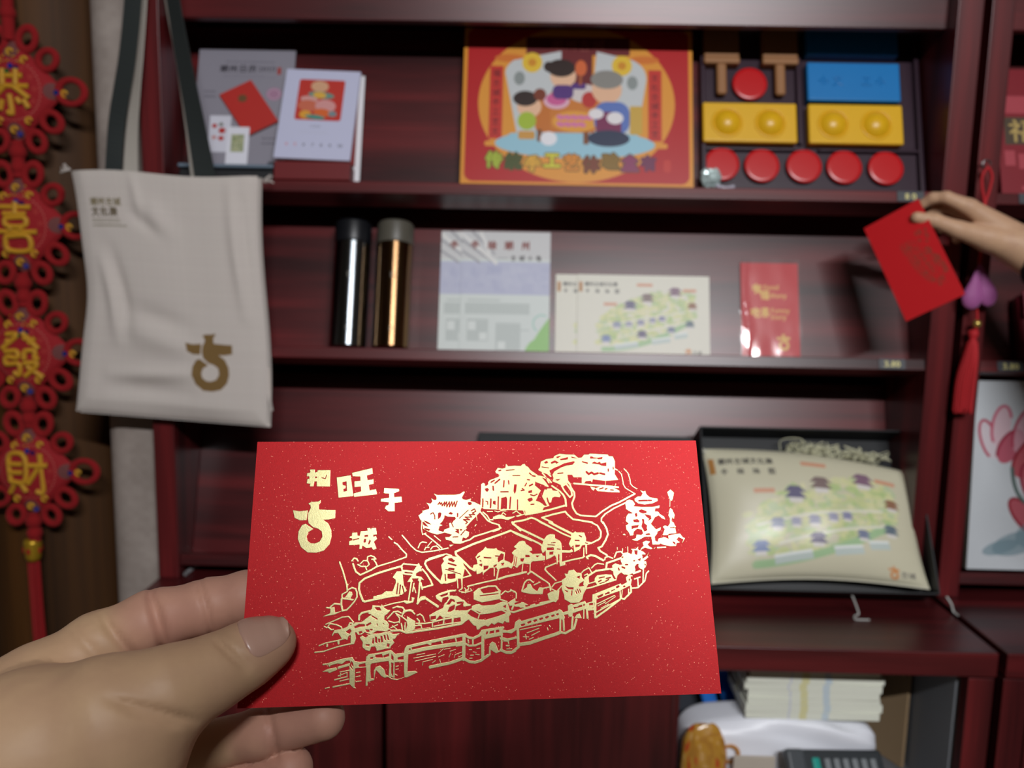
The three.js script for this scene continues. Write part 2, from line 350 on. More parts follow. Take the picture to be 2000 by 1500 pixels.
['e',3.8,[884,435,896,436]],
['h',0,[892,443,905,426,915,430,912,447,893,458]],
['h',0,[904,462,916,460,913,469,906,469]],
['h',0,[876,470,889,465,887,471,877,476]],
['h',0,[840,470,859,470,855,479,840,486]],
['h',0,[823,466,835,462,834,473]],
['e',3.8,[818,440,826,435]],
['e',3.0,[828,451,831,453]],
['s',8.3,[895,518,920,510,957,503,993,495]],
['s',2.6,[759,547,759,554]],
['s',4.1,[770,547,777,556,773,565]],
['s',3.8,[785,546,781,562,797,557]],
['s',3.8,[751,559,766,561]],
['s',8.3,[949,312,951,318,979,337,1020,357,1065,380]],
['s',7.5,[944,344,1000,368,1049,393,1056,399]],
['s',9.4,[1089,314,1127,335,1174,359]],
['s',6.8,[1053,313,1098,335,1135,356,1167,370]],
['s',6.8,[1246,316,1269,328,1281,351,1279,370,1273,379,1241,394,1226,392]],
['s',7.5,[1291,316,1303,339,1307,361,1298,381,1281,406,1267,411,1274,423,1298,438]],
['f',0,[953,403,963,394,973,384,985,381,994,383,996,392,1005,398,1018,408,1019,417,1008,421,1021,430,1020,441,1027,454,1016,458,1011,469,1010,467,987,463,985,463,970,470,962,479,955,474,951,470,939,479,940,468,950,453,952,433,945,425,955,414,965,411]],
['h',0,[994,433,1009,434,1011,441,994,441]],
['h',0,[975,446,990,445,985,457,976,455]],
['e',2.6,[956,437,951,468]],
['e',2.6,[963,440,957,472]],
['s',3.4,[985,461,980,492]],
['s',3.8,[1011,467,1009,493]],
['s',7.5,[938,506,995,495]],
['s',6.8,[1002,502,1014,493,1054,521]],
['f',0,[1024,430,1055,429,1057,436,1066,438,1065,453,1027,456,1016,449]],
['h',0,[1032,436,1047,436,1037,443]],
['f',0,[1056,401,1067,376,1077,363,1089,358,1106,360,1106,373,1124,383,1129,392,1130,417,1159,419,1167,414,1172,423,1160,427,1130,426,1127,473,1121,476,1119,450,1110,469,1109,446,1104,435,1085,446,1071,451,1071,416,1059,427,1054,412]],
['h',0,[1075,408,1100,407,1101,416,1092,416,1075,416]],
['h',0,[1084,424,1099,422,1097,433,1083,433]],
['e',2.6,[1079,397,1104,399]],
['e',2.6,[1093,390,1107,389]],
['e',2.6,[1113,413,1124,414]],
['e',4.9,[1118,435,1117,454]],
['s',6.0,[1105,465,1087,472,1068,479,1065,487,1074,498,1094,517,1103,526]],
['f',0,[1128,460,1141,460,1140,471,1121,476]],
['s',6.4,[1129,462,1168,453,1207,446,1213,441]],
['s',4.9,[1213,411,1211,441]],
['f',0,[1158,395,1169,372,1168,363,1176,355,1184,349,1188,353,1217,354,1223,375,1222,386,1241,390,1235,398,1225,399,1223,433,1220,433,1219,399,1206,401,1199,414,1177,425,1175,399,1165,408]],
['h',0,[1181,399,1200,399,1196,405,1182,408]],
['e',3.4,[1182,382,1197,383]],
['e',3.8,[1198,365,1206,369]],
['e',3.0,[1220,392,1228,394]],
['s',8.6,[1222,444,1238,437,1255,441,1283,457]],
['f',0,[1223,439,1229,452,1222,452]],
['f',0,[1137,503,1148,505,1153,492,1172,490,1181,500,1199,502,1199,517,1209,528,1189,540,1187,551,1208,548,1215,557,1202,577,1197,595,1184,606,1155,607,1133,594,1132,579,1124,557,1127,545,1126,526,1142,516]],
['h',0,[1180,516,1193,511,1191,522]],
['h',0,[1136,547,1149,552,1168,553,1166,560,1147,558]],
['h',0,[1185,547,1205,537,1200,546]],
['h',0,[1132,561,1146,565,1144,570]],
['e',3.4,[1161,565,1159,580]],
['e',3.4,[1181,560,1186,573]],
['e',3.4,[1175,566,1178,575]],
['e',3.4,[1189,560,1192,570]],
['s',5.6,[978,560,988,533,998,524,1007,522,1020,532]],
['f',0,[976,564,997,549,999,539,1009,537,1017,553,1034,565,1042,550,1057,552,1052,574,1041,574,1011,573,983,567]],
['s',4.9,[1023,541,1044,532]],
['s',5.6,[1054,521,1067,529,1078,538,1081,549,1057,554]],
['s',5.3,[1081,551,1082,562]],
['s',4.9,[1087,551,1099,537,1126,530]],
['s',4.9,[1087,557,1105,566,1125,546]],
['f',0,[1071,574,1086,566,1105,564,1114,563,1109,593,1099,604,1075,593]],
['s',4.9,[937,556,957,569,956,587]],
['s',5.9,[1326,446,1335,428,1352,426,1359,434]],
['s',2.8,[1339,410,1339,418]],
['s',3.9,[1359,415,1358,426]],
['s',3.9,[1379,409,1378,427]],
['f',0,[1352,446,1361,432,1376,429,1391,437,1397,423,1391,417,1409,417,1418,409,1417,419,1425,423,1437,428,1445,436,1432,443,1431,455,1448,444,1457,432,1450,442,1454,448,1434,463,1444,463,1445,475,1440,485,1429,493,1416,486,1416,479,1403,492,1396,504,1373,511,1357,509,1348,501,1333,512,1328,526,1319,510,1318,497,1300,488,1317,485,1315,477,1328,469,1344,475,1354,474,1349,458]],
['h',0,[1403,423,1415,423,1412,439,1404,435]],
['h',0,[1394,461,1404,457,1401,463]],
['h',0,[1412,457,1425,451,1422,461]],
['h',0,[1400,482,1409,473,1415,473,1411,488,1403,496]],
['h',0,[1437,471,1443,475,1439,479]],
['e',3.9,[1366,474,1374,474]],
['e',3.2,[1354,448,1358,446]],
['e',5.9,[1353,483,1361,486]],
['e',4.7,[1339,487,1340,493]],
['h',0,[1430,439,1440,438,1435,447]],
['s',5.9,[1289,455,1291,447,1302,443,1319,450]],
['s',7.9,[1292,486,1296,467,1323,459,1350,450]],
['s',5.5,[1238,484,1251,472,1261,468,1283,471]],
['s',7.9,[1226,511,1254,495,1290,490,1302,489]],
['s',5.1,[1201,500,1208,493,1228,483,1237,501]],
['s',4.7,[1210,510,1221,505,1224,518]],
['f',0,[1248,521,1258,511,1289,508,1311,510,1316,522,1321,528,1258,548,1252,540,1247,530]],
['e',3.2,[1264,521,1284,517]],
['e',3.9,[1261,534,1271,529]],
['e',3.9,[1290,523,1306,520]],
['e',3.9,[1287,533,1299,527]],
['e',4.7,[1266,542,1283,537]],
['s',5.9,[1213,557,1229,555,1287,539,1326,528]],
['s',5.1,[1225,540,1255,532]],
['f',0,[1210,518,1224,511,1225,538,1214,555,1204,543]],
['f',0,[1236,580,1343,542,1346,548,1367,538,1364,521,1375,511,1389,513,1383,537,1380,548,1339,567,1283,585,1249,597,1248,609,1234,605]],
['h',0,[1253,586,1276,577,1273,585,1255,592]],
['h',0,[1282,577,1298,570,1300,576,1282,581]],
['h',0,[1307,566,1321,561,1319,564,1306,570]],
['e',6.7,[1328,555,1334,552]],
['e',5.1,[1354,553,1357,552]],
['h',0,[1374,527,1380,525,1375,535]],
['e',4.7,[1385,519,1385,525]],
['s',5.1,[1245,643,1293,619,1338,597]],
['s',7.9,[1244,660,1279,638,1336,599]],
['s',7.9,[1245,607,1241,660]],
['s',5.1,[1339,567,1338,597]],
['s',4.3,[1347,567,1342,594]],
['s',5.1,[1371,563,1369,586]],
['s',7.1,[1342,595,1352,598,1380,573,1380,552]],
['s',4.3,[1251,613,1317,584]],
['s',3.6,[1253,620,1282,606]],
['s',3.6,[1281,613,1319,589]],
['s',3.2,[1264,628,1293,614]],
['s',5.9,[1379,560,1407,558,1434,534,1442,507,1451,499]],
['s',5.9,[1408,525,1408,556]],
['s',5.9,[1432,487,1427,537]],
['s',7.9,[1394,506,1419,498]],
['s',5.5,[1396,527,1417,520]],
['f',0,[1144,616,1162,615,1207,602,1210,610,1238,603,1239,624,1217,629,1201,631,1167,641,1143,646]],
['h',0,[1164,622,1176,623,1186,617,1196,615,1195,621,1165,628]],
['e',4.7,[1202,617,1203,614]],
['h',0,[1222,610,1236,609,1235,616,1221,617]],
['s',5.1,[1201,631,1199,662]],
['s',7.9,[1212,633,1213,661]],
['s',6.7,[1241,626,1240,660]],
['s',7.9,[1212,633,1240,630]],
['f',0,[1165,661,1174,649,1184,645,1191,661]],
['s',4.9,[282,663,314,650,338,640,360,638,378,658]],
['s',4.5,[277,670,286,675]],
['s',4.9,[289,672,296,661,318,665,336,673,339,681]],
['s',4.9,[289,672,302,682,309,681]],
['f',0,[313,684,339,681,357,673,364,659,378,660,376,667,383,660,406,659,431,640,442,633,429,629,434,621,441,614,443,602,474,605,475,599,481,609,494,618,506,620,496,631,485,639,485,652,496,659,502,669,500,680,511,687,507,694,464,700,439,701,418,692,407,700,395,700,389,691,384,693,388,714,382,731,371,732,370,699,361,706,358,718,353,714,340,714,335,704,326,693,313,693,306,703,305,700]],
['h',0,[357,687,366,680,372,687,365,697,352,690]],
['h',0,[380,674,398,665,417,666,418,673,400,674,384,679]],
['h',0,[397,691,407,688,411,693,400,699]],
['h',0,[450,609,468,609,474,620,458,618]],
['e',4.9,[439,685,443,685]],
['h',0,[420,683,434,685,434,692,425,692]],
['h',0,[445,698,461,689,493,692,507,685,507,690,466,698]],
['e',3.8,[442,638,460,649]],
['h',0,[364,666,371,663,371,668]],
['e',5.6,[425,669,437,663]],
['e',2.3,[460,665,462,670]],
['e',2.3,[482,664,484,667]],
['s',7.5,[397,650,397,636,406,627,433,621]],
['f',0,[402,710,418,699,436,703,507,696,540,700,531,706,524,717,515,720,522,730,510,742,508,749,501,749,495,749,462,756,460,748,456,741,442,742,437,756,423,752,412,742,413,726]],
['e',5.6,[449,717,448,729]],
['h',0,[454,708,461,710,463,731,456,727]],
['h',0,[465,715,472,717,472,729,467,727]],
['h',0,[473,707,479,707,483,726,477,729]],
['h',0,[484,704,490,704,493,723,488,718]],
['h',0,[495,702,498,702,504,721,499,720]],
['h',0,[422,733,437,734,435,739,424,738]],
['h',0,[442,747,454,741,458,755,442,756]],
['h',0,[497,733,506,734,504,744,497,744]],
['h',0,[407,702,418,697,431,704,422,711]],
['h',0,[513,697,536,696,531,700,516,701]],
['s',4.9,[263,734,284,726,323,719,354,711]],
['s',6.8,[290,732,290,737]],
['s',7.5,[328,721,329,729]],
['s',4.9,[249,756,277,754,320,741,373,730]],
['s',5.6,[496,648,517,626,532,624,544,630]],
['s',5.3,[515,612,530,607,550,611,557,621]],
['s',5.3,[548,639,553,623,577,620,586,624]],
['s',4.9,[501,657,521,663,539,660]],
['s',4.9,[528,635,539,647,539,663]],
['s',4.9,[525,631,546,642,565,657,568,669]],
['s',7.5,[511,690,540,689,563,697,586,697]],
['s',4.5,[547,670,550,686]],
['s',4.5,[559,664,559,692]],
['s',3.8,[514,673,532,687]],
['s',4.5,[509,680,532,670]],
['s',7.8,[563,698,615,692,677,685,757,672]],
['s',2.6,[582,689,648,682]],
['f',0,[565,642,578,650,594,659,594,683,582,693,561,692,567,670]],
['s',5.6,[548,638,555,628,565,623,580,623,592,634]],
['s',5.2,[601,639,611,635,621,643,628,662]],
['s',5.6,[601,651,609,659,607,671]],
['s',4.8,[545,666,549,686]],
['s',4.8,[557,674,559,694]],
['s',5.6,[532,609,548,611,557,622]],
['s',5.2,[598,667,628,668,655,664,655,680]],
['s',4.8,[596,675,615,673,617,683]],
['s',6.1,[655,664,694,655,757,646]],
['s',5.2,[661,678,715,670,757,666]],
['s',6.1,[697,651,694,669]],
['s',7.4,[728,648,726,670]],
['f',0,[758,638,768,636,787,655,774,663,759,675,755,654]],
['f',0,[644,640,670,626,693,616,699,600,705,596,714,582,710,576,691,581,687,596,670,583,666,573,678,565,717,553,740,553,738,558,716,561,716,574,740,572,763,589,767,589,779,602,792,606,790,610,766,612,765,597,754,605,739,611,735,625,779,626,794,620,781,634,762,644,720,647,692,649,682,640,665,660,648,658]],
['h',0,[716,563,729,559,754,568,769,579,761,583,742,574,727,574]],
['h',0,[680,573,710,563,708,571,687,577]],
['h',0,[705,604,720,584,733,588,735,597,725,592,716,604]],
['h',0,[709,629,716,613,735,605,733,621,720,629]],
['h',0,[689,592,699,579,712,578,697,588]],
['h',0,[649,644,667,642,667,652,648,656]],
['h',0,[741,597,765,595,767,601,743,603]],
['h',0,[741,617,754,611,760,616,792,612,792,618,751,626]],
['f',0,[796,612,811,606,822,605,830,609,836,611,879,608,907,598,924,602,931,629,906,627,859,636,829,635,825,633,796,622]],
['h',0,[908,615,919,609,917,621]],
['s',4.8,[794,622,823,639,818,654]],
['s',5.2,[823,639,859,636,902,627,923,637]],
['f',0,[777,634,793,647,818,658,846,660,888,649,923,637,931,633,935,642,928,650,928,670,919,670,913,664,906,674,888,669,875,677,866,671,853,683,843,678,828,684,820,692,813,692,811,680,801,677,789,663,785,657,776,647,759,658,760,638]],
['f',0,[803,563,823,547,829,559,837,568,869,566,899,559,899,588,869,593,832,599,803,588]],
['s',6.5,[829,550,855,543,883,543,891,554,899,561]],
['e',3.0,[826,576,891,570]],
['s',5.6,[899,590,922,598]],
['s',5.2,[903,573,917,561,927,565,940,559,953,564]],
['f',0,[928,601,952,587,953,613,932,613]],
['s',3.9,[750,556,763,548]],
['s',3.9,[772,558,784,552]],
['s',3.9,[791,550,797,557]],
['s',3.9,[759,564,780,562]],
['s',6.5,[630,582,653,597,674,612]],
['s',10.8,[568,746,636,732,677,725,771,709]],
['s',10.8,[564,772,568,746]],
['s',13.8,[574,764,636,752,762,737]],
['s',12.1,[767,711,765,792]],
['s',10.8,[648,815,718,803,766,788]],
['s',9.5,[533,771,562,770]],
['s',8.6,[564,770,564,812]],
['s',8.6,[640,734,648,738]],
['s',5.6,[580,748,582,756]],
['s',6.5,[688,727,690,735]],
['s',5.6,[737,722,739,730]],
['s',3.0,[590,784,667,772]],
['s',3.0,[595,794,667,780]],
['s',3.0,[601,774,629,769]],
['s',3.0,[677,770,694,755]],
['s',3.0,[621,808,623,797,656,790]],
['s',3.0,[677,782,697,775]],
['s',3.0,[714,783,720,770]],
['s',3.0,[698,757,718,754]],
['s',3.0,[718,764,737,758]],
['s',3.0,[732,786,735,776,760,767]],
['s',3.0,[747,784,762,778]],
['s',3.0,[681,790,685,804]],
['s',3.0,[739,748,762,745]],
['s',3.0,[656,801,666,794]],
['s',9.5,[771,711,783,719,800,722,823,712,832,698,853,695,906,688]],
['s',7.4,[771,739,785,747,808,746,829,738]],
['s',9.9,[770,792,786,801,805,803,825,798,851,781]],
['s',10.8,[834,700,832,786]],
['s',6.5,[798,726,798,740]],
['s',5.2,[781,727,783,737]],
['s',3.5,[785,760,793,760]],
['s',3.5,[799,768,809,770]],
['s',3.5,[789,779,799,779]],
['s',3.5,[807,776,820,778]],
['s',3.5,[786,789,795,789]],
['s',3.5,[812,758,822,756]],
['f',0,[840,711,903,702,905,714,840,725]],
['s',6.5,[857,697,853,711]],
['s',6.5,[878,693,876,707]],
['s',7.8,[895,690,897,706]],
['s',7.8,[843,699,840,713]],
['f',0,[858,755,858,743,867,735,877,740,883,754,887,766,882,772]],
['s',6.5,[858,753,857,779,832,788]],
['s',5.6,[858,757,880,772,897,766]],
['s',6.5,[901,712,899,766]],
['s',7.8,[903,702,920,702,935,705,950,695]],
['s',4.8,[903,722,920,727,949,725]],
['s',7.8,[899,766,916,774,933,775,947,769]],
['s',4.3,[907,734,923,735,925,743]],
['s',3.9,[917,751,925,751]],
['s',3.9,[918,761,935,761]],
['s',11.3,[951,692,955,673,966,666]],
['f',0,[958,671,1113,631,1117,658,968,689,957,697]],
['e',6.8,[974,681,982,679]],
['e',6.8,[997,673,1005,670]],
['e',6.8,[1019,668,1026,665]],
['e',6.2,[1040,662,1048,659]],
['e',6.2,[1062,657,1069,654]],
['e',6.2,[1084,652,1090,650]],
['e',5.6,[1102,647,1108,645]],
['s',7.3,[899,696,921,702,948,694,954,679]],
['s',9.6,[959,692,959,747]],
['s',12.4,[960,747,999,743,1055,726,1097,714,1111,709]],
['s',8.5,[898,725,920,730,953,723]],
['s',9.6,[897,764,915,772,937,772,960,755]],
['s',6.8,[1114,655,1111,706]],
['s',6.8,[1125,666,1125,701]],
['s',7.3,[1159,656,1154,694]],
['s',8.5,[1111,709,1130,712,1162,696,1172,667]],
['s',16.9,[1115,639,1122,658]],
['s',11.3,[1112,634,1123,645,1146,640]],
['s',16.9,[1155,619,1151,648]],
['s',3.9,[968,697,1043,683]],
['s',3.9,[978,721,997,722]],
['s',3.9,[992,708,1034,694]],
['s',3.9,[1008,717,1036,704]],
['s',3.9,[986,714,988,729]],
['s',3.9,[1065,692,1067,700]],
['s',3.9,[1073,684,1076,689]],
['s',3.9,[999,730,1013,725]],
['s',3.9,[911,733,925,734]],
['s',3.9,[916,749,927,749]],
['s',7.3,[923,630,945,636,990,623,1046,611,1100,596]],
['s',6.8,[929,603,946,612,940,625]],
['f',0,[932,601,952,598,982,602,1002,613,1033,605,1061,600,1103,593,1075,606,1018,618,984,620,957,620]],
['e',5.6,[952,606,971,601]],
['e',4.5,[990,615,1004,613]],
['e',5.1,[1027,608,1038,605]],
['e',6.2,[951,620,965,620]],
['f',0,[278,795,295,793,339,781,378,775,387,789,405,792,425,790,427,775,435,767,471,763,511,755,526,768,555,768,560,749,569,742,577,743,571,762,571,770,569,828,596,826,604,831,569,846,560,846,558,825,558,795,524,795,525,847,505,841,507,807,504,790,445,797,441,803,441,822,444,847,455,848,454,822,460,810,474,806,489,819,494,836,503,840,516,849,536,852,558,846,534,854,516,851,503,843,490,845,479,838,461,818,457,835,455,852,433,857,433,870,427,870,428,822,427,809,388,812,389,873,394,877,385,875,372,862,370,805,384,821,370,786,357,786,344,796,328,794,304,800,302,806,296,797,278,799]],
['h',0,[374,787,381,795,383,808,374,797]],
['h',0,[401,804,403,800,423,796,425,807,403,808]],
['h',0,[440,778,449,776,449,782,440,782]],
['h',0,[458,770,480,767,484,779,458,778]],
['h',0,[484,774,504,766,504,775,487,779]],
['h',0,[513,767,520,778,520,790,513,784]],
['h',0,[535,780,555,776,555,787,535,787]],
['h',0,[513,796,520,799,520,843,514,832]],
['f',0,[279,820,296,812,324,808,327,815,301,825,296,820]],
['f',0,[329,806,370,795,370,803,329,813]],
['s',4.2,[338,823,371,818]],
['s',3.8,[332,836,360,826]],
['s',4.7,[321,848,362,839]],
['s',4.2,[339,853,367,847]],
['s',5.2,[316,871,372,862]],
['s',4.2,[290,875,303,872]],
['s',3.8,[340,828,339,838]],
['s',3.8,[362,826,362,839]],
['s',3.8,[393,827,406,825]],
['s',3.8,[393,840,406,838]],
['s',3.8,[393,856,411,854]],
['s',3.3,[529,810,538,808]],
['s',3.3,[529,820,538,818]],
['s',3.3,[527,835,534,839]],
];
const PHOTOGRAPHER_HAND = {
  thumb: [[-0.0826, 1.2937, 1.0362, 0.0076], [-0.0877, 1.2920, 1.0389, 0.0092], [-0.0936, 1.2897, 1.0435, 0.0099], [-0.1004, 1.2880, 1.0502, 0.0113], [-0.1097, 1.2861, 1.0577, 0.0135], [-0.1245, 1.2811, 1.0640, 0.0180], [-0.1479, 1.2708, 1.0671, 0.0240], [-0.1960, 1.2391, 1.0656, 0.0310]],
  thenar: [[-0.1234, 1.2670, 1.0620, 0.0200], [-0.1425, 1.2636, 1.0634, 0.0240]],
  index: [[-0.0774, 1.3024, 1.0106, 0.0072], [-0.0989, 1.2997, 1.0130, 0.0088], [-0.1122, 1.2966, 1.0148, 0.0094], [-0.1314, 1.2918, 1.0175, 0.0106], [-0.1488, 1.2844, 1.0242, 0.0116], [-0.1635, 1.2742, 1.0376, 0.0142]],
  palm1: [[-0.1635, 1.2742, 1.0376, 0.0150], [-0.2070, 1.2448, 1.0593, 0.0260]],
  palm2: [[-0.1682, 1.2495, 1.0259, 0.0145], [-0.2115, 1.2376, 1.0544, 0.0260]],
  palm3: [[-0.1683, 1.2308, 1.0276, 0.0140], [-0.2097, 1.2258, 1.0580, 0.0260]],
  middle: [[-0.0675, 1.2625, 1.0288, 0.0076], [-0.0904, 1.2535, 1.0239, 0.0085], [-0.1327, 1.2366, 1.0153, 0.0097], [-0.1682, 1.2495, 1.0259, 0.0135]],
  ring: [[-0.0793, 1.2432, 1.0291, 0.0079], [-0.0970, 1.2331, 1.0248, 0.0083], [-0.1298, 1.2171, 1.0193, 0.0095], [-0.1683, 1.2308, 1.0276, 0.0130]],
  little: [[-0.1049, 1.2155, 1.0301, 0.0070], [-0.1213, 1.2074, 1.0268, 0.0076], [-0.1398, 1.2025, 1.0278, 0.0085], [-0.1704, 1.2170, 1.0348, 0.0118]],
  arm: [[-0.2016, 1.2369, 1.0628, 0.0300], [-0.2355, 1.1971, 1.0864, 0.0330], [-0.2779, 1.1401, 1.1243, 0.0400]],
};
const HAND_CREASES = [
  [-0.1097, 1.2997, 1.0237, -0.9038, -0.1192, 0.4109, 0.018, 0.0009, 0.0013],
  [-0.1259, 1.2949, 1.0267, -0.8797, -0.1198, 0.4602, 0.02, 0.0018, 0.0018],
  [-0.1240, 1.2944, 1.0267, -0.8790, -0.1305, 0.4587, 0.012, 0.0008, 0.0013],
  [-0.1350, 1.2895, 1.0326, -0.7004, -0.4349, 0.5659, 0.018, 0.0014, 0.0018],
  [-0.1069, 1.2884, 1.0720, -0.2306, -0.7921, 0.5651, 0.016, 0.0013, 0.0016],
  [-0.1068, 1.2864, 1.0730, -0.2467, -0.7800, 0.5751, 0.011, 0.0006, 0.0013],
  [-0.0853, 1.2591, 1.0307, -0.9385, -0.0688, 0.3383, 0.013, 0.001, 0.0013],
  [-0.0910, 1.2966, 1.0527, -0.6604, -0.5461, 0.5154, 0.009, 0.0005, 0.0011],
  [-0.0889, 1.2974, 1.0521, -0.6664, -0.5452, 0.5085, 0.008, 0.0005, 0.0011],
  [-0.1467, 1.2901, 1.0346, -0.6959, -0.4136, 0.5870, 0.014, 0.0007, 0.0018],
];
const VISITOR_HAND = {
  thumb: [[0.5683, 1.5056, 0.0620, 0.0085], [0.5934, 1.5014, 0.0660, 0.0100], [0.6265, 1.4887, 0.0700, 0.0125], [0.6704, 1.4771, 0.0700, 0.0190], [0.7108, 1.4668, 0.0720, 0.0260]],
  index: [[0.5862, 1.5262, 0.0360, 0.0075], [0.5972, 1.5352, 0.0460, 0.0082], [0.6116, 1.5354, 0.0560, 0.0090], [0.6424, 1.5216, 0.0620, 0.0125], [0.7135, 1.4751, 0.0660, 0.0240]],
  middle: [[0.6025, 1.5093, 0.0240, 0.0078], [0.6138, 1.5211, 0.0300, 0.0085], [0.6267, 1.5236, 0.0400, 0.0095], [0.6575, 1.5080, 0.0500, 0.0130], [0.7174, 1.4710, 0.0600, 0.0240]],
  ring: [[0.6287, 1.4936, 0.0140, 0.0075], [0.6297, 1.5069, 0.0220, 0.0085], [0.6442, 1.5096, 0.0320, 0.0092], [0.6703, 1.4975, 0.0420, 0.0125], [0.7247, 1.4646, 0.0550, 0.0220]],
  little: [[0.6543, 1.4774, 0.0120, 0.0068], [0.6531, 1.4908, 0.0180, 0.0075], [0.6645, 1.4936, 0.0280, 0.0085], [0.6827, 1.4845, 0.0380, 0.0115], [0.7270, 1.4595, 0.0520, 0.0200]],
};
function path(ctx, q, closed, ox = 0, oy = 0, s = 1) { ctx.beginPath(); for (let i = 0; i < q.length; i += 2) ctx[i ? 'lineTo' : 'moveTo'](ox + q[i] * s, oy + q[i + 1] * s); if (closed) ctx.closePath(); }
// the bird-shaped emblem, its top left corner at x, y and its height h
function emblem(ctx, x, y, h, color) { ctx.fillStyle = color; const s = h / 190; for (const k of [0, 1]) { path(ctx, CARD_ART[k][2], true, x - 146 * s, y - 223 * s, s); ctx.fill(); } }

// ---------------------------------------------------------------- the room
struct('floor', box(6, 0.1, 6, 0, -0.05, 0), mat(0x6b5a48, 0.5), 0.2, 0, 2.2);
struct('ceiling', box(6, 0.1, 6, 0, 0.05, 0), mat(0x9a958c, 0.9), 0.2, 2.82, 2.2);
struct('wall_back', box(6, 2.82, 0.1, 0, 1.41, -0.05), plaster, 0.2, 0, -0.42);
struct('wall_front', box(6, 2.82, 0.1, 0, 1.41, 0.05), roomPaint, 0.2, 0, 5.1);
struct('wall_right', box(0.1, 2.82, 6, 0.05, 1.41, 0), roomPaint, 3.15, 0, 2.2);
// plaster pier beside the cabinet, its outer corner rounded
{
  const s = new THREE.Shape(); s.moveTo(-0.597, 0.42); s.lineTo(-0.597, 0.03); s.lineTo(-0.652, 0.03); s.quadraticCurveTo(-0.69, 0.032, -0.694, 0.075); s.lineTo(-0.694, 0.42); s.closePath();
  const g = new THREE.ExtrudeGeometry(s, { depth: 2.82, bevelEnabled: false, curveSegments: 14 });
  g.rotateX(-Math.PI / 2);
  struct('wall_left', metreUV(g), plaster);
}
struct('wall_side', box(0.1, 2.82, 6, -0.05, 1.41, 0), roomPaint, -2.75, 0, 2.2);
{
  const g = new THREE.CylinderGeometry(0.155, 0.155, 2.82, 64, 1).translate(0, 1.41, 0);
  struct('trim_1', g, oldWood, -0.85, 0, -0.235);
}

// ---------------------------------------------------------------- display cabinets with sloping shelves
const SLOPE = 0.2915;
const TIER = { 1: [1.5356, -0.0559], 2: [1.2776, -0.0559], 3: [0.9296, -0.0559] };
const onTier = (k, x, v, w = 0) => V(x, TIER[k][0] + v * Math.cos(SLOPE) + w * Math.sin(SLOPE), TIER[k][1] - v * Math.sin(SLOPE) + w * Math.cos(SLOPE));
function shelfThing(name, label, category, k, x, w = 0, group) { const p = onTier(k, x, 0.0006, w), o = thing(name, label, category, p.x, p.y, p.z, group); o.rotation.x = -SLOPE; return o; }
function displayCabinet(x0, x1, label, lw, rw) {
  const xc = (x0 + x1) / 2, y0 = 0.905, c = thing('display_cabinet', label, 'cabinet', xc, y0, 0), inner0 = x0 + lw, inner1 = x1 - rw, iw = inner1 - inner0, ic = (inner0 + inner1) / 2 - xc;
  const sides = [[x0 + lw / 2 - xc, lw], [x1 - rw / 2 - xc, rw]];
  for (const [x, w] of sides) mesh('side_panel', metreUV(rbox(w, 1.25, 0.4, 0.0015), true, x), wood, c, x, 0.625, -0.2);
  mesh('top_rail', metreUV(rbox(iw, 0.09, 0.02, 0.0015), false, 0.3), wood, c, ic, 1.793 + 0.045 - y0, -0.04);
  mesh('top_board', metreUV(rbox(iw, 0.02, 0.36, 0.001)), wood, c, ic, 1.9 - y0, -0.2);
  mesh('back_board', metreUV(box(iw, 1.2, 0.012)), wood, c, ic, 0.61, -0.385);
  for (const k of [1, 2, 3]) {
    const len = k === 3 ? 0.315 : 0.285, t = new THREE.Vector3(ic, TIER[k][0] - y0, TIER[k][1]);
    const panel = mesh('sloping_panel', metreUV(rbox(iw, len, 0.012, 0.001, 1, 0, len / 2, -0.006), false, k * 0.23), wood, c, t.x, t.y, t.z); panel.rotation.x = -SLOPE;
    const ledge = mesh('ledge', metreUV(rbox(iw, 0.0185, 0.062, 0.0015, 2, 0, -0.00925, 0.019), false, k * 0.61), wood, c, t.x, t.y, t.z); ledge.rotation.x = -SLOPE;
  }
  return c;
}
const CAB = { x0: -0.593, x1: 0.670 };
displayCabinet(CAB.x0, CAB.x1, 'wide mahogany display cabinet with three sloping shelves in the middle', 0.034, 0.038);
displayCabinet(0.682, 1.92, 'neighbouring mahogany display cabinet at the right edge behind the tassel', 0.034, 0.038);

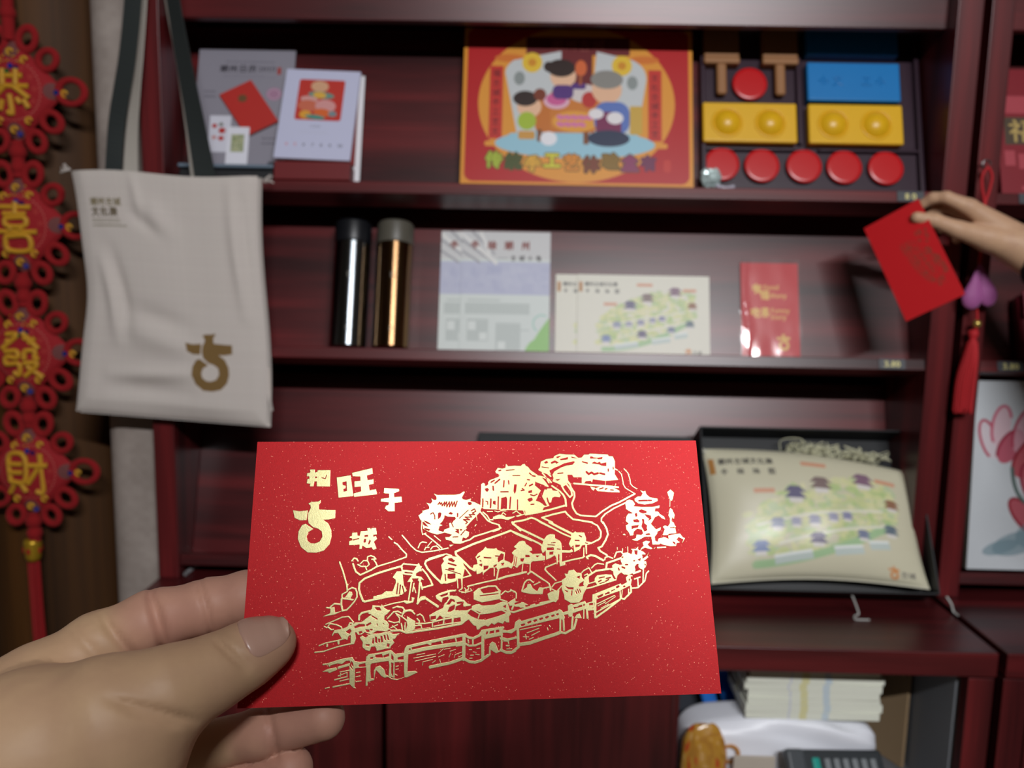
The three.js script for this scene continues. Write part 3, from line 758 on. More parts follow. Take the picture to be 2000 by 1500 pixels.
// ---------------------------------------------------------------- base cabinets under the displays
function baseCabinet(x0, x1, label, open) {
  const xc = (x0 + x1) / 2, c = thing('base_cabinet', label, 'cabinet', xc, 0, 0.2), z0 = -0.6;
  mesh('worktop', metreUV(rbox(x1 - x0, 0.036, 0.605, 0.002), false, x0), wood, c, 0, 0.887, -0.3);
  mesh('plinth', metreUV(box(x1 - x0 - 0.02, 0.08, 0.5, 0, 0.04, 0)), wood, c, 0, 0, -0.3);
  for (const x of [x0 + 0.018, x1 - 0.019]) mesh('stile', metreUV(rbox(0.036, 0.785, 0.02, 0.0015), true, x), wood, c, x - xc, 0.4735, -0.0105);
  for (const x of [x0 + 0.01, x1 - 0.01]) mesh('side_panel', metreUV(box(0.016, 0.785, 0.56), true), wood, c, x - xc, 0.4735, -0.305);
  mesh('back_board', metreUV(box(x1 - x0 - 0.04, 0.785, 0.01)), wood, c, 0, 0.4735, -0.59);
  const spans = open ? [[x0 + 0.038, -0.19], [-0.186, 0.225]] : [[x0 + 0.038, (x0 + x1) / 2 - 0.002], [(x0 + x1) / 2 + 0.002, x1 - 0.038]];
  for (const [a, b] of spans) {
    const d = mesh('door', metreUV(rbox(b - a - 0.003, 0.775, 0.018, 0.002), true, a), woodDoor, c, (a + b) / 2 - xc, 0.473, -0.011);
    mesh('handle', cyl(0.006, 0.009, 0.022, 16).rotateX(Math.PI / 2), mat(0x9a8a60, 0.35, { metalness: 1 }), d, (b - a) / 2 - 0.04, 0.1, 0.018);
  }
  if (open) {
    mesh('partition', metreUV(box(0.016, 0.785, 0.55), true), wood, c, 0.2265 - xc, 0.4735, -0.295);
    mesh('inner_shelf', metreUV(box(x1 - 0.038 - 0.235, 0.016, 0.54)), mat(0x6a6c70, 0.5), c, (x1 - 0.038 + 0.235) / 2 - xc, 0.632, -0.3);
    mesh('side_lining', box(0.012, 0.5, 0.54), mat(0xa0a4aa, 0.55), c, x1 - 0.038 + 0.006 - xc, 0.62, -0.3);
  }
  return c;
}
baseCabinet(-0.593, 0.669, 'mahogany base cabinet with an open compartment of papers at its right end', true);
baseCabinet(0.681, 1.92, 'closed mahogany base cabinet at the right edge below the lotus picture', false);

// ---------------------------------------------------------------- ceiling lamp behind the photographer
{
  const l = thing('ceiling_lamp', 'fluorescent tube lamp on a white batten under the ceiling', 'lamp', TUBE.x, 2.82, TUBE.z);
  mesh('batten', rbox(TUBE.length + 0.06, 0.05, 0.06, 0.004, 2, 0, -0.026, 0), mat(0xd8d8d4, 0.4), l);
  const glow = mat(0xffffff, 0.5, { emissive: new THREE.Color(0.97, 0.975, 1.0), emissiveIntensity: 12 });
  mesh('tube', cyl(0.013, 0.013, TUBE.length, 24).rotateZ(Math.PI / 2), glow, l, 0, TUBE.y - 2.82, 0);
  for (const s of [-1, 1]) mesh('end_cap', rbox(0.03, 0.075, 0.035, 0.003), mat(0xd8d8d4, 0.4), l, s * (TUBE.length / 2 + 0.014), -0.0835, 0);
}

// ---------------------------------------------------------------- printing helpers
const printed = (c, roughness = 0.55, more = {}) => mat(0xffffff, roughness, { map: canvasTexture(c), ...more });
// a flat card standing on a ledge: w wide, h high, t thick, printed on its front
function standingCard(o, name, w, h, t, front, edge, x = 0, y = 0, z = 0) {
  const m = mesh(name, box(w, h, t, 0, h / 2, t / 2), [edge, edge, edge, edge, front, edge], o, x, y, z);
  return m;
}
function mapPrint(ctx, W, H, title, bright = '#e6e3d4') {      // hand-drawn town map of the cards and the cushion
  ctx.fillStyle = bright; ctx.fillRect(0, 0, W, H);
  const blob = (x, y, rx, ry, col, a = 1) => { ctx.globalAlpha = a; ctx.fillStyle = col; ctx.beginPath(); ctx.ellipse(x * W, y * H, rx * W, ry * H, -0.2, 0, 7); ctx.fill(); ctx.globalAlpha = 1; };
  for (let i = 0; i < 420; i++) {
    const t = rnd(), s = rr(-0.5, 0.5), x = 0.16 + t * 0.72, y = 0.68 - t * 0.3 + s * (0.3 + 0.28 * Math.sin(t * 3));
    blob(x, y, rr(0.012, 0.035), rr(0.012, 0.035), ['#cdd69a', '#b8cf8c', '#dfe0a6', '#c2d3a8', '#e4e2b4'][i % 5], 0.75);
  }
  for (let i = 0; i < 40; i++) { const t = i / 40; blob(0.2 + t * 0.66, 0.9 - t * t * 0.36, 0.02, 0.03, '#a8c99a', 0.8); }
  ctx.lineWidth = H * 0.02; ctx.strokeStyle = '#eae8d4'; ctx.beginPath(); ctx.moveTo(0.2 * W, 0.62 * H); ctx.lineTo(0.5 * W, 0.52 * H); ctx.lineTo(0.82 * W, 0.44 * H); ctx.moveTo(0.3 * W, 0.76 * H); ctx.lineTo(0.6 * W, 0.64 * H); ctx.lineTo(0.86 * W, 0.55 * H); ctx.stroke();
  const roof = (x, y, s, col) => { ctx.fillStyle = '#e4dfd8'; ctx.fillRect((x - s * 0.4) * W, y * H, s * 0.8 * W, s * 1.1 * H); ctx.fillStyle = col; for (let k = 0; k < 2; k++) { ctx.beginPath(); ctx.moveTo((x - s * 0.7) * W, (y + s * 0.6 - k * s * 0.6) * H); ctx.lineTo((x - s * 0.3) * W, (y - k * s * 0.6) * H); ctx.lineTo((x + s * 0.3) * W, (y - k * s * 0.6) * H); ctx.lineTo((x + s * 0.7) * W, (y + s * 0.6 - k * s * 0.6) * H); ctx.fill(); } };
  for (const [x, y, s0, col] of [[0.4, 0.36, 0.06, '#6f6a86'], [0.53, 0.27, 0.06, '#8a7774'], [0.74, 0.19, 0.06, '#8b6d80'], [0.87, 0.36, 0.045, '#9a7058'], [0.3, 0.6, 0.045, '#9aa0b4'], [0.39, 0.59, 0.035, '#a5a5ba'], [0.48, 0.57, 0.04, '#9b9bb2'], [0.57, 0.54, 0.035, '#a0a0b8'], [0.64, 0.52, 0.035, '#8f8fae'], [0.22, 0.77, 0.05, '#7f8fb8'], [0.49, 0.71, 0.05, '#6d6480'], [0.71, 0.65, 0.04, '#7e86a0'], [0.85, 0.58, 0.045, '#6c7a86']]) roof(x, y, s0 * 1.3, col);
  ctx.fillStyle = '#c6d2cc'; for (const [x, y, w] of [[0.28, 0.84, 0.18], [0.56, 0.77, 0.14], [0.73, 0.7, 0.1]]) { ctx.save(); ctx.translate(x * W, y * H); ctx.rotate(-0.16); ctx.fillRect(0, 0, w * W, 0.07 * H); ctx.fillStyle = '#eef2ee'; ctx.fillRect(0, 0, w * W, 0.02 * H); ctx.restore(); ctx.fillStyle = '#c6d2cc'; }
  ctx.fillStyle = '#dba183'; for (const [x, y, w] of [[0.45, 0.1, 0.12], [0.8, 0.16, 0.1], [0.2, 0.34, 0.1]]) ctx.fillRect(x * W, y * H, w * W, 0.035 * H);
  ctx.fillStyle = '#b98246'; ctx.fillRect(0.012 * W, 0.09 * H, 0.026 * W, 0.12 * H);
  if (title) { glyphs(ctx, '潮州古城文化展', 0.055 * W, 0.09 * H, H * 0.052, '#4c4a46', 0.13, 1.08); ['手', '绘', '地', '图'].forEach((c, i) => glyph(ctx, c, (0.06 + i * 0.075) * W, 0.175 * H, H * 0.05, '#5a5752', 0.13)); }
  emblem(ctx, 0.81 * W, 0.87 * H, H * 0.1, '#d9935a'); glyphs(ctx, '古城', 0.87 * W, 0.9 * H, H * 0.05, '#77736c', 0.12);
}

// ---------------------------------------------------------------- top shelf
{ // grey printed sheet in a stand
  const [c, g] = canvas(420, 640);
  g.fillStyle = '#8f8c97'; g.fillRect(0, 0, 420, 640);
  greyLines(g, 120, 66, 220, 1, 10, '#6d6a76', 6);
  glyphs(g, '潮州日历', 96, 88, 36, '#3c3942', 0.14, 1.14); g.fillStyle = '#4a4650'; g.font = 'bold 34px serif'; g.fillText('2019', 262, 118);
  g.fillStyle = '#a23a34'; g.fillRect(346, 96, 16, 38);
  greyLines(g, 110, 138, 230, 2, 12, '#7c7986', 4);
  g.save(); g.translate(232, 318); g.rotate(-0.55); g.fillStyle = '#3a2328'; g.fillRect(-78, -124, 158, 256); g.fillStyle = '#bb2b23'; g.fillRect(-74, -130, 156, 252); g.fillStyle = '#6d4a2a'; g.beginPath(); g.arc(4, -62, 20, 0, 7); g.fill(); g.restore();
  g.fillStyle = '#a77d97'; g.beginPath(); g.arc(338, 238, 34, 0, 7); g.fill(); g.strokeStyle = '#c3a5b8'; g.lineWidth = 4; g.beginPath(); g.arc(338, 238, 26, 0, 7); g.stroke();
  greyLines(g, 34, 226, 60, 2, 26, '#5d5a66', 7); greyLines(g, 300, 468, 80, 2, 26, '#5d5a66', 7);
  g.fillStyle = '#d6d6e2'; g.fillRect(70, 356, 92, 190); g.fillStyle = '#e4e4ee'; g.fillRect(150, 414, 94, 200);
  for (const [x, y, r, col] of [[92, 410, 11, '#b8302c'], [120, 402, 10, '#7d8078'], [126, 434, 15, '#b8302c'], [94, 470, 10, '#c98a88'], [124, 474, 12, '#b8302c']]) { g.fillStyle = col; g.beginPath(); g.arc(x, y, r, 0, 7); g.fill(); }
  g.fillStyle = '#a8ad8b'; g.fillRect(168, 452, 56, 92); for (let i = 0; i < 40; i++) { g.fillStyle = ['#8f9a6a', '#c0bf92', '#7f8a68'][i % 3]; g.fillRect(168 + rnd() * 50, 452 + rnd() * 86, 7, 7); }
  const o = shelfThing('display_sheet', 'grey printed sheet with a red notebook on it in a black stand', 'sign', 1, -0.462, 0.004);
  standingCard(o, 'sheet', 0.158, 0.21, 0.003, printed(c, 0.5), mat(0x8d8a95, 0.7), 0, 0.029, 0.005);
  mesh('stand_base', rbox(0.15, 0.006, 0.04, 0.002, 2, -0.01, 0.024, 0.02), mat(0x6f7f8e, 0.3), o);
  mesh('stand_foot', rbox(0.148, 0.02, 0.034, 0.003, 2, -0.01, 0.0105, 0.018), blackCard, o);
  mesh('clip', rbox(0.016, 0.014, 0.01, 0.002, 2, 0.057, 0.034, 0.014), mat(0x4a4c55, 0.5), o);
}
{ // desk calendar
  const [c, g] = canvas(420, 560);
  g.fillStyle = '#c8cae4'; g.fillRect(0, 0, 420, 560);
  g.fillStyle = '#c43a30'; g.beginPath(); g.roundRect(82, 62, 258, 258, 14); g.fill();
  for (const [x, y, rx, ry, col] of [[200, 105, 50, 36, '#d9a884'], [214, 160, 74, 22, '#6d9488'], [205, 160, 38, 20, '#e0b04a'], [150, 190, 50, 22, '#d8a09a'], [150, 230, 60, 36, '#cf6f55'], [246, 228, 58, 40, '#d99a98'], [140, 286, 34, 26, '#e2a23c'], [232, 272, 48, 26, '#dd6a34'], [290, 276, 24, 18, '#7d8f94'], [196, 300, 56, 14, '#4f9486']]) { g.fillStyle = col; g.beginPath(); g.ellipse(x, y, rx, ry, 0.1, 0, 7); g.fill(); }
  greyLines(g, 176, 352, 60, 1, 10, '#a8aac0', 12); greyLines(g, 120, 386, 190, 2, 14, '#c2c4d8', 4);
  g.font = 'bold 26px sans-serif'; ['4', '5', '6', '7', '8', '9', '10'].forEach((d, i) => { g.fillStyle = i < 2 ? '#d4889a' : '#6a6c80'; g.fillText(d, 52 + i * 48, 482); });
  const o = shelfThing('desk_calendar', 'white desk calendar with a red folk picture on a dark red base', 'calendar', 1, -0.334, 0.0135);
  standingCard(o, 'page', 0.119, 0.162, 0.004, printed(c, 0.5), mat(0xd9daea, 0.7), 0, 0.031, 0.038).rotation.set(-0.14, 0, -0.03);
  mesh('base_block', rbox(0.119, 0.03, 0.034, 0.002, 2, 0, 0.0155, 0.02), mat(0x6d1216, 0.5), o);
  mesh('spine', rbox(0.112, 0.15, 0.008, 0.002, 2, 0.004, 0.11, 0.01), mat(0x8a1a1e, 0.5), o);
  const leg = mesh('rear_board', rbox(0.124, 0.192, 0.003, 0.001, 1, 0, 0.096, 0), whitePaper, o, 0.006, 0, 0.003);
}
{ // red gift box with a cartoon family
  const W = 1100, H = 790, [c, g] = canvas(W, H);
  g.fillStyle = '#e2952f'; g.fillRect(0, 0, W, H); g.fillStyle = '#b81f22'; g.beginPath(); g.roundRect(18, 0, W - 36, H - 34, 40); g.fill();
  const el = (x, y, rx, ry, col, rot = 0) => { g.fillStyle = col; g.beginPath(); g.ellipse(x, y, rx, ry, rot, 0, 7); g.fill(); };
  const re = (x, y, w, h, col, r = 0) => { g.fillStyle = col; g.beginPath(); g.roundRect(x, y, w, h, r); g.fill(); };
  el(545, 370, 470, 385, '#e4993a');
  re(110, 560, 870, 26, '#e4993a', 12);
  re(128, 190, 64, 360, '#c8372e'); re(888, 200, 64, 350, '#c8372e');
  for (let i = 0; i < 7; i++) { glyph(g, [...'福古城手工艺文'][i], 142, 208 + i * 48, 36, '#7d2226', 0.12); glyph(g, [...'文化古城手工艺'][i], 902, 222 + i * 46, 36, '#7d2226', 0.12); }
  re(300, 40, 500, 90, '#6e2326', 8); glyphs(g, '潮州古城', 420, 50, 60, '#8f4a42', 0.1);
  el(220, 150, 70, 20, '#d77730'); el(870, 150, 70, 20, '#d77730');
  g.fillStyle = '#c9cdce'; g.beginPath(); g.moveTo(240, 160); g.quadraticCurveTo(190, 200, 205, 240); g.lineTo(270, 560); g.lineTo(520, 560); g.lineTo(470, 110); g.closePath(); g.fill();
  g.beginPath(); g.moveTo(640, 110); g.lineTo(600, 560); g.lineTo(830, 560); g.lineTo(880, 250); g.quadraticCurveTo(880, 180, 810, 150); g.closePath(); g.fill();
  el(330, 170, 48, 50, '#e8c03c'); el(330, 170, 20, 20, '#d58f2e'); el(762, 180, 48, 50, '#e8c03c'); el(762, 180, 20, 20, '#d58f2e');
  el(270, 250, 26, 34, '#8f9694'); el(812, 265, 26, 34, '#8f9694'); re(470, 110, 150, 200, '#6e2326');
  el(540, 570, 380, 70, '#9cc9da'); re(215, 520, 640, 60, '#9cc9da', 40);
  re(350, 345, 290, 170, '#c8742f', 26); re(360, 500, 22, 60, '#7f4a28'); re(580, 510, 26, 60, '#7f4a28'); re(640, 440, 60, 70, '#b5652a', 8);
  re(420, 310, 260, 190, '#cf7d34', 20);
  el(450, 360, 62, 40, '#e2b3c6'); el(450, 350, 48, 32, '#cf5f96'); el(540, 460, 110, 52, '#e5a13f'); for (let i = 0; i < 9; i++) el(470 + (i % 5) * 34, 440 + Math.floor(i / 5) * 34, 20, 12, '#d97ba6', 0.3);
  el(580, 320, 72, 46, '#d8cdca'); el(606, 352, 36, 40, '#bd3430');
  el(480, 236, 62, 62, '#edbf9d'); el(470, 196, 68, 44, '#33231f'); el(410, 190, 24, 26, '#33231f'); re(430, 280, 100, 70, '#57347c', 28); re(520, 270, 70, 30, '#57347c', 14); el(565, 195, 28, 40, '#d86a3a'); re(556, 230, 14, 50, '#a85a34');
  el(690, 300, 72, 70, '#e9ba98'); el(690, 250, 78, 46, '#8d8a84'); re(630, 360, 170, 160, '#5f78bc', 60); re(640, 410, 120, 120, '#7c2b55', 30); el(640, 420, 36, 26, '#e9e4e6'); el(730, 440, 40, 30, '#e9e4e6'); el(700, 540, 100, 40, '#2c3550');
  el(320, 390, 58, 54, '#edbf9d'); el(300, 350, 58, 38, '#33231f'); el(310, 460, 44, 44, '#a6bf3c'); re(270, 510, 80, 40, '#d09a4c', 10); el(415, 545, 40, 34, '#ecebf0');
  el(370, 330, 30, 30, '#7d3a26'); re(800, 380, 60, 140, '#cda74a', 8);
  const title = '传统手工艺体验盒', cols = ['#a8b83a', '#4a5426', '#dfa93c', '#d8cf3e', '#d98a30', '#7c3c24', '#8a6a28', '#8d3b62', '#722f52'];
  [...title].forEach((ch, i) => { const x = 118 + i * 92, y = 612 + (i % 3) * 8; for (const [col, w] of [['#5a4a1c', 0.3], [cols[i], 0.2]]) glyph(g, ch, x, y, 78, col, w); });
  glyph(g, '有', 118 + 8 * 92, 622, 70, '#5a2a48', 0.28); glyph(g, '有', 118 + 8 * 92, 622, 70, cols[8], 0.2); re(960, 640, 34, 58, '#c8372e', 10);
  const o = shelfThing('gift_box', 'red and orange gift box with a cartoon family making pastries', 'box', 1, 0.0775, 0.0015);
  const side = mat(0xd98a2c, 0.4);
  standingCard(o, 'box_lid', 0.366, 0.272, 0.028, printed(c, 0.36), side);
}
{ // tray of moulds: the tray, then everything that lies in it
  const o = shelfThing('mould_tray', 'dark purple plastic tray full of toy baking moulds', 'tray', 1, 0.4525, 0.001);
  const tm = mat(0x35232f, 0.32);
  mesh('tray_floor', rbox(0.352, 0.29, 0.006, 0.002, 2, 0, 0.145, 0.003), tm, o);
  for (const [w, h, x, y] of [[0.352, 0.008, 0, 0.004], [0.352, 0.008, 0, 0.286], [0.008, 0.282, -0.172, 0.145], [0.008, 0.282, 0.172, 0.145]]) mesh('tray_rim', rbox(w, h, 0.014, 0.002, 2, x, y, 0.009), tm, o);
  for (const [x, y, w] of [[-0.09, 0.164, 0.16], [0.09, 0.164, 0.16]]) mesh('tray_divider', rbox(w, 0.005, 0.012, 0.002, 2, x, y - 0.0835, 0.009), tm, o);
  mesh('tray_divider', rbox(0.008, 0.2, 0.012, 0.002, 2, -0.0175, 0.19, 0.009), tm, o);
  const inTray = (name, label, cat, x, v, group) => { const p = onTier(1, x, v, 0.0075), q = thing(name, label, cat, p.x, p.y, p.z, group); q.rotation.x = -SLOPE; return q; };
  const yellow = mat(0xe6b21c, 0.34), blue = mat(0x1478bd, 0.36), redPot = mat(0xc4151a, 0.3), tan = mat(0x9a6b42, 0.6);
  const dome = new THREE.SphereGeometry(0.0265, 40, 20, 0, Math.PI * 2, 0, 0.95).rotateX(Math.PI / 2).translate(0, 0, -0.0155);
  for (const [x, which] of [[0.352, 'left'], [0.5195, 'right']]) {
    const q = inTray('mould_block', which === 'left' ? 'yellow mould block with two domes under the tan stamps' : 'yellow mould block with two domes under the blue blocks', 'mould', x, 0.1205, 'yellow mould blocks');
    mesh('block', rbox(0.149, 0.0665, 0.018, 0.003, 3, 0, 0, 0.009), yellow, q);
    for (const s of [-1, 1]) {
      mesh('dome', dome, yellow, q, s * 0.034 - 0.002, -0.001, 0.0175);
      mesh('dome_ring', new THREE.TorusGeometry(0.0235, 0.0018, 8, 40), yellow, q, s * 0.034 - 0.002, -0.001, 0.018);
    }
  }
  for (const [v, h, l] of [[0.1925, 0.066, 'bright blue mould block above the right yellow block'], [0.26, 0.044, 'blue mould block in the shade at the top of the tray']]) {
    const q = inTray('carved_block', l, 'mould', 0.519, v, 'blue mould blocks');
    mesh('block', rbox(0.148, h, 0.018, 0.003, 3, 0, 0, 0.009), blue, q);
    if (h > 0.05) for (const [gx, list] of [[-0.048, GLYPH['小']], [-0.026, GLYPH['文']], [0.02, GLYPH['工']], [0.042, GLYPH['小']]]) {
      const parts = list.map((s) => { const pts = []; for (let i = 0; i < s.length; i += 2) pts.push(V(gx + s[i] * 0.00018 - 0.009, 0.012 - s[i + 1] * 0.00018 - 0.002, 0.018)); return tube(pts, 0.0016, 8, 6); });
      mesh('raised_mark', merge(parts), blue, q);
    }
  }
  const pots = [[0.3561, 0.192, 'red pot between the two tan stamps'], [0.309, 0.0543, 'first red pot from the left in the bottom row'], [0.3725, 0.053, 'second red pot from the left in the bottom row'], [0.4392, 0.0533, 'middle red pot of the five in the bottom row'], [0.5026, 0.0528, 'fourth red pot from the left in the bottom row'], [0.5683, 0.0523, 'rightmost red pot of the five in the bottom row']];
  for (const [x, v, l] of pots) {
    const q = inTray('dough_pot', l, 'pot', x, v, 'red pots in the mould tray');
    mesh('tub', cyl(0.026, 0.025, 0.004, 40).rotateX(Math.PI / 2), mat(0x2b1c24, 0.25), q, 0, 0, 0.002);
    mesh('lid', new THREE.LatheGeometry([[0, 0.005], [0.022, 0.005], [0.0265, 0.0046], [0.028, 0.003], [0.028, 0.0], [0.0, 0.0]].map((p) => new THREE.Vector2(...p)), 44).rotateX(Math.PI / 2), redPot, q, 0, 0, 0.0038);
  }
  for (const [x, l] of [[0.3095, 'tan wooden stamp at the left of the tray'], [0.4035, 'tan wooden stamp beside the blue blocks']]) {
    const q = inTray('wooden_stamp', l, 'stamp', x, 0.225, 'wooden stamps');
    mesh('head', rbox(0.057, 0.05, 0.016, 0.003, 2, 0, 0.033, 0.009), tan, q);
    mesh('collar', rbox(0.058, 0.012, 0.018, 0.003, 2, 0, 0.002, 0.0095), tan, q);
    mesh('handle', rbox(0.0165, 0.056, 0.014, 0.005, 3, 0, -0.027, 0.0085), tan, q);
  }
  const p = onTier(1, 0.288, 0.02, 0.03), w = thing('foil_wrapper', 'crumpled clear and silver wrapper at the tray corner', 'wrapper', p.x, p.y, p.z);
  const crumple = new THREE.IcosahedronGeometry(0.016, 3), cp = crumple.attributes.position;
  for (let i = 0; i < cp.count; i++) { const k = 0.45 + 0.9 * noise3(cp.getX(i) * 190, cp.getY(i) * 190, cp.getZ(i) * 190); cp.setXYZ(i, cp.getX(i) * k * 1.15, cp.getY(i) * k, cp.getZ(i) * k * 0.5); }
  crumple.computeVertexNormals();
  mesh('twist', crumple, mat(0xbfd2d0, 0.2, { metalness: 0.2, clearcoat: 1, flatShading: true }), w, 0.001, 0.004, -0.004);
  mesh('tail', tube([V(0.008, -0.008, 0), V(0.022, -0.012, 0.003), V(0.036, -0.009, 0)], 0.0034, 12, 6), mat(0xb9b6c4, 0.25, { clearcoat: 1 }), w);
}

// ---------------------------------------------------------------- middle shelf
function thermos(x, label, steel, cap) {
  const o = shelfThing('thermos_flask', label, 'flask', 2, x, 0.0308, 'slim steel flasks');
  const prof = [[0, 0.001], [0.0285, 0.001], [0.0298, 0.003], [0.0298, 0.173], [0.0292, 0.1745], [0, 0.1745]].map((p) => new THREE.Vector2(...p));
  mesh('body', new THREE.LatheGeometry(prof, 64), steel, o);
  const capProf = [[0.0287, 0.1747], [0.0287, 0.1765], [0.0302, 0.178], [0.0302, 0.207], [0.027, 0.2115], [0, 0.2125]].map((p) => new THREE.Vector2(...p));
  mesh('cap', new THREE.LatheGeometry(capProf, 64), cap, o);
  for (const [a, v, s] of [[0.0, 0.118, 0.012], [0.03, 0.03, 0.009]]) { const mark = []; for (const st of GLYPH['古']) { const pts = []; for (let i = 0; i < st.length; i += 2) { const an = a + (st[i] - 50) / 100 * s / 0.0299 + 0.12; pts.push(V(Math.sin(an) * 0.0299, v - (st[i + 1] - 50) / 100 * s, Math.cos(an) * 0.0299)); } mark.push(tube(pts, 0.0005, 6, 4)); } mesh('engraving', merge(mark), mat(0xb9b4a6, 0.4), o); }
  return o;
}
const brush = { metalness: 1, anisotropy: 0.9, anisotropyRotation: Math.PI / 2 };
thermos(-0.284, 'dark steel flask with a black cap, left of the pair', mat(0x8c9296, 0.24, brush), mat(0x17181c, 0.35));
thermos(-0.2145, 'bronze steel flask with a grey cap, right of the pair', mat(0x8a6a4a, 0.24, brush), mat(0x5a564c, 0.4));
{ // two overlapping brochures
  const W = 720, H = 1010, [c, g] = canvas(W, H);
  g.fillStyle = '#dfe6e2'; g.fillRect(0, 0, W, H); g.fillStyle = '#c3c6dc'; g.fillRect(0, 250, W, 270);
  for (let i = 0; i < 60; i++) { g.globalAlpha = 0.25; g.fillStyle = i % 2 ? '#b4b8d4' : '#cfd4e4'; g.fillRect(rnd() * W, 255 + rnd() * 180, rr(20, 120), rr(30, 80)); } g.globalAlpha = 1;
  g.fillStyle = '#d6d6d6'; g.fillRect(0, 0, W, 230); g.strokeStyle = '#a9a9ae'; g.lineWidth = 18; for (const [a, b, c2, d] of [[-20, 60, 250, 250], [60, -20, 270, 190], [-20, 150, 150, 260]]) { g.beginPath(); g.moveTo(a, b); g.lineTo(c2, d); g.stroke(); }
  g.strokeStyle = '#ecebe8'; g.lineWidth = 26; g.beginPath(); g.moveTo(0, 20); g.lineTo(290, 270); g.moveTo(150, 0); g.lineTo(230, 190); g.stroke();
  ['手', '绘', '潮', '州'].forEach((ch, i) => glyph(g, ch, 70 + i * 138, 78, 72, '#8d4a44', 0.16)); g.fillStyle = '#8a8a8e'; g.fillRect(290, 218, 90, 6); glyphs(g, '古城小巷', 398, 196, 44, '#5d5a5c', 0.15, 1.55);
  g.fillStyle = '#c9d1cd'; for (const [x, y, w, h] of [[40, 590, 520, 90], [60, 720, 170, 180], [290, 750, 200, 220], [60, 560, 260, 14], [430, 800, 130, 10]]) g.fillRect(x, y, w, h);
  g.fillStyle = '#e6ece8'; for (const [x, y, w, h] of [[70, 740, 60, 70], [160, 830, 60, 60], [310, 900, 60, 60]]) g.fillRect(x, y, w, h);
  g.fillStyle = '#9fd083'; g.beginPath(); g.moveTo(520, H); g.quadraticCurveTo(530, 920, 600, 880); g.quadraticCurveTo(650, 790, 720, 700); g.lineTo(720, H); g.fill(); g.strokeStyle = '#a4d4c4'; g.lineWidth = 10; g.beginPath(); g.arc(660, 750, 70, 2.2, 5.2); g.stroke();
  const front = printed(c, 0.5), edge = mat(0xdadada, 0.8);
  for (const [x, w, l] of [[-0.0675, 0.0006, 'pale blue town brochure peeking out behind its twin'], [-0.0325, 0.0028, 'pale blue town brochure with red title, in front of its twin']]) { const o = shelfThing('brochure', l, 'brochure', 2, x, w, 'town brochures'); standingCard(o, 'cover', 0.148, 0.211, 0.0018, front, edge); }
}
{ // two overlapping postcards
  const [c, g] = canvas(1000, 640); mapPrint(g, 1000, 640, true);
  const front = printed(c, 0.45), edge = mat(0xe6e4da, 0.8);
  for (const [x, w, l] of [[0.1605, 0.0006, 'hand-drawn map postcard mostly hidden behind its twin'], [0.1965, 0.0028, 'hand-drawn map postcard in front, left of the red packet']]) { const o = shelfThing('postcard', l, 'postcard', 2, x, w, 'map postcards'); standingCard(o, 'print', 0.218, 0.14, 0.0016, front, edge); }
}
function packetPrint() {
  const W = 380, H = 640, [c, g] = canvas(W, H); g.fillStyle = '#c41c26'; g.fillRect(0, 0, W, H);
  const y = '#e3b45a'; glyph(g, '有', 74, 140, 64, y, 0.2); glyph(g, '福', 128, 182, 58, y, 0.2); glyph(g, '吃', 64, 296, 62, y, 0.2); glyph(g, '喜', 128, 296, 58, y, 0.2);
  g.fillStyle = y; g.font = 'bold 42px sans-serif'; g.fillText('Good', 146, 176); g.fillText('Many', 190, 230); g.fillText('Funny', 194, 328); g.fillText('Story', 190, 370);
  emblem(g, 228, 462, 110, y);
  return c;
}
{ // red packet in a clear sleeve
  const o = shelfThing('red_packet', 'small red packet in a shiny clear sleeve on the middle shelf', 'envelope', 2, 0.4055, 0.0008);
  standingCard(o, 'packet', 0.095, 0.166, 0.0022, printed(packetPrint(), 0.45), mat(0xb01a22, 0.6));
  const sl = new THREE.PlaneGeometry(0.101, 0.172, 40, 60), p = sl.attributes.position;
  for (let i = 0; i < p.count; i++) { const x = p.getX(i), y = p.getY(i); p.setZ(i, 0.0042 + 0.0009 * noise2(x * 50 + 3, y * 30) + 0.004 * Math.max(0, 1 - Math.abs(x + 0.041 + 0.004 * Math.sin(y * 40)) / 0.008) * (y > -0.03 ? 1 : 0.3)); }
  sl.computeVertexNormals(); sl.translate(0, 0.086, 0);
  mesh('clear_sleeve', sl, mat(0xffffff, 0.1, { transmission: 1, thickness: 0, ior: 1.55 }), o);
}
// price tags on the ledge fronts
function priceTag(k, x, text, label) {
  const [c, g] = canvas(192, 80); g.fillStyle = '#45474c'; g.fillRect(0, 0, 192, 80); g.fillStyle = '#dcd28a'; g.font = 'bold 62px sans-serif'; g.textAlign = 'center'; g.fillText(text, 96, 62);
  const p = onTier(k, x, -0.0092, 0.0502), o = thing('price_tag', label, 'price tag', p.x, p.y, p.z, 'price tags on the ledges'); o.rotation.x = -SLOPE;
  const e = mat(0x45474c, 0.5); mesh('label', box(0.041, 0.016, 0.0016, 0, 0, 0.0008), [e, e, e, e, printed(c, 0.4), e], o);
}
priceTag(2, 0.58, '3.80', 'grey price tag under the raised red packet on the middle ledge');
priceTag(1, 0.587, '8 0', 'grey price tag on the top ledge beside the raised hand');
priceTag(2, 0.765, '3.80', 'grey price tag on the neighbouring cabinet behind the red tassel');
priceTag(1, 0.772, '8 0', 'grey price tag below the dark red box at the right edge');
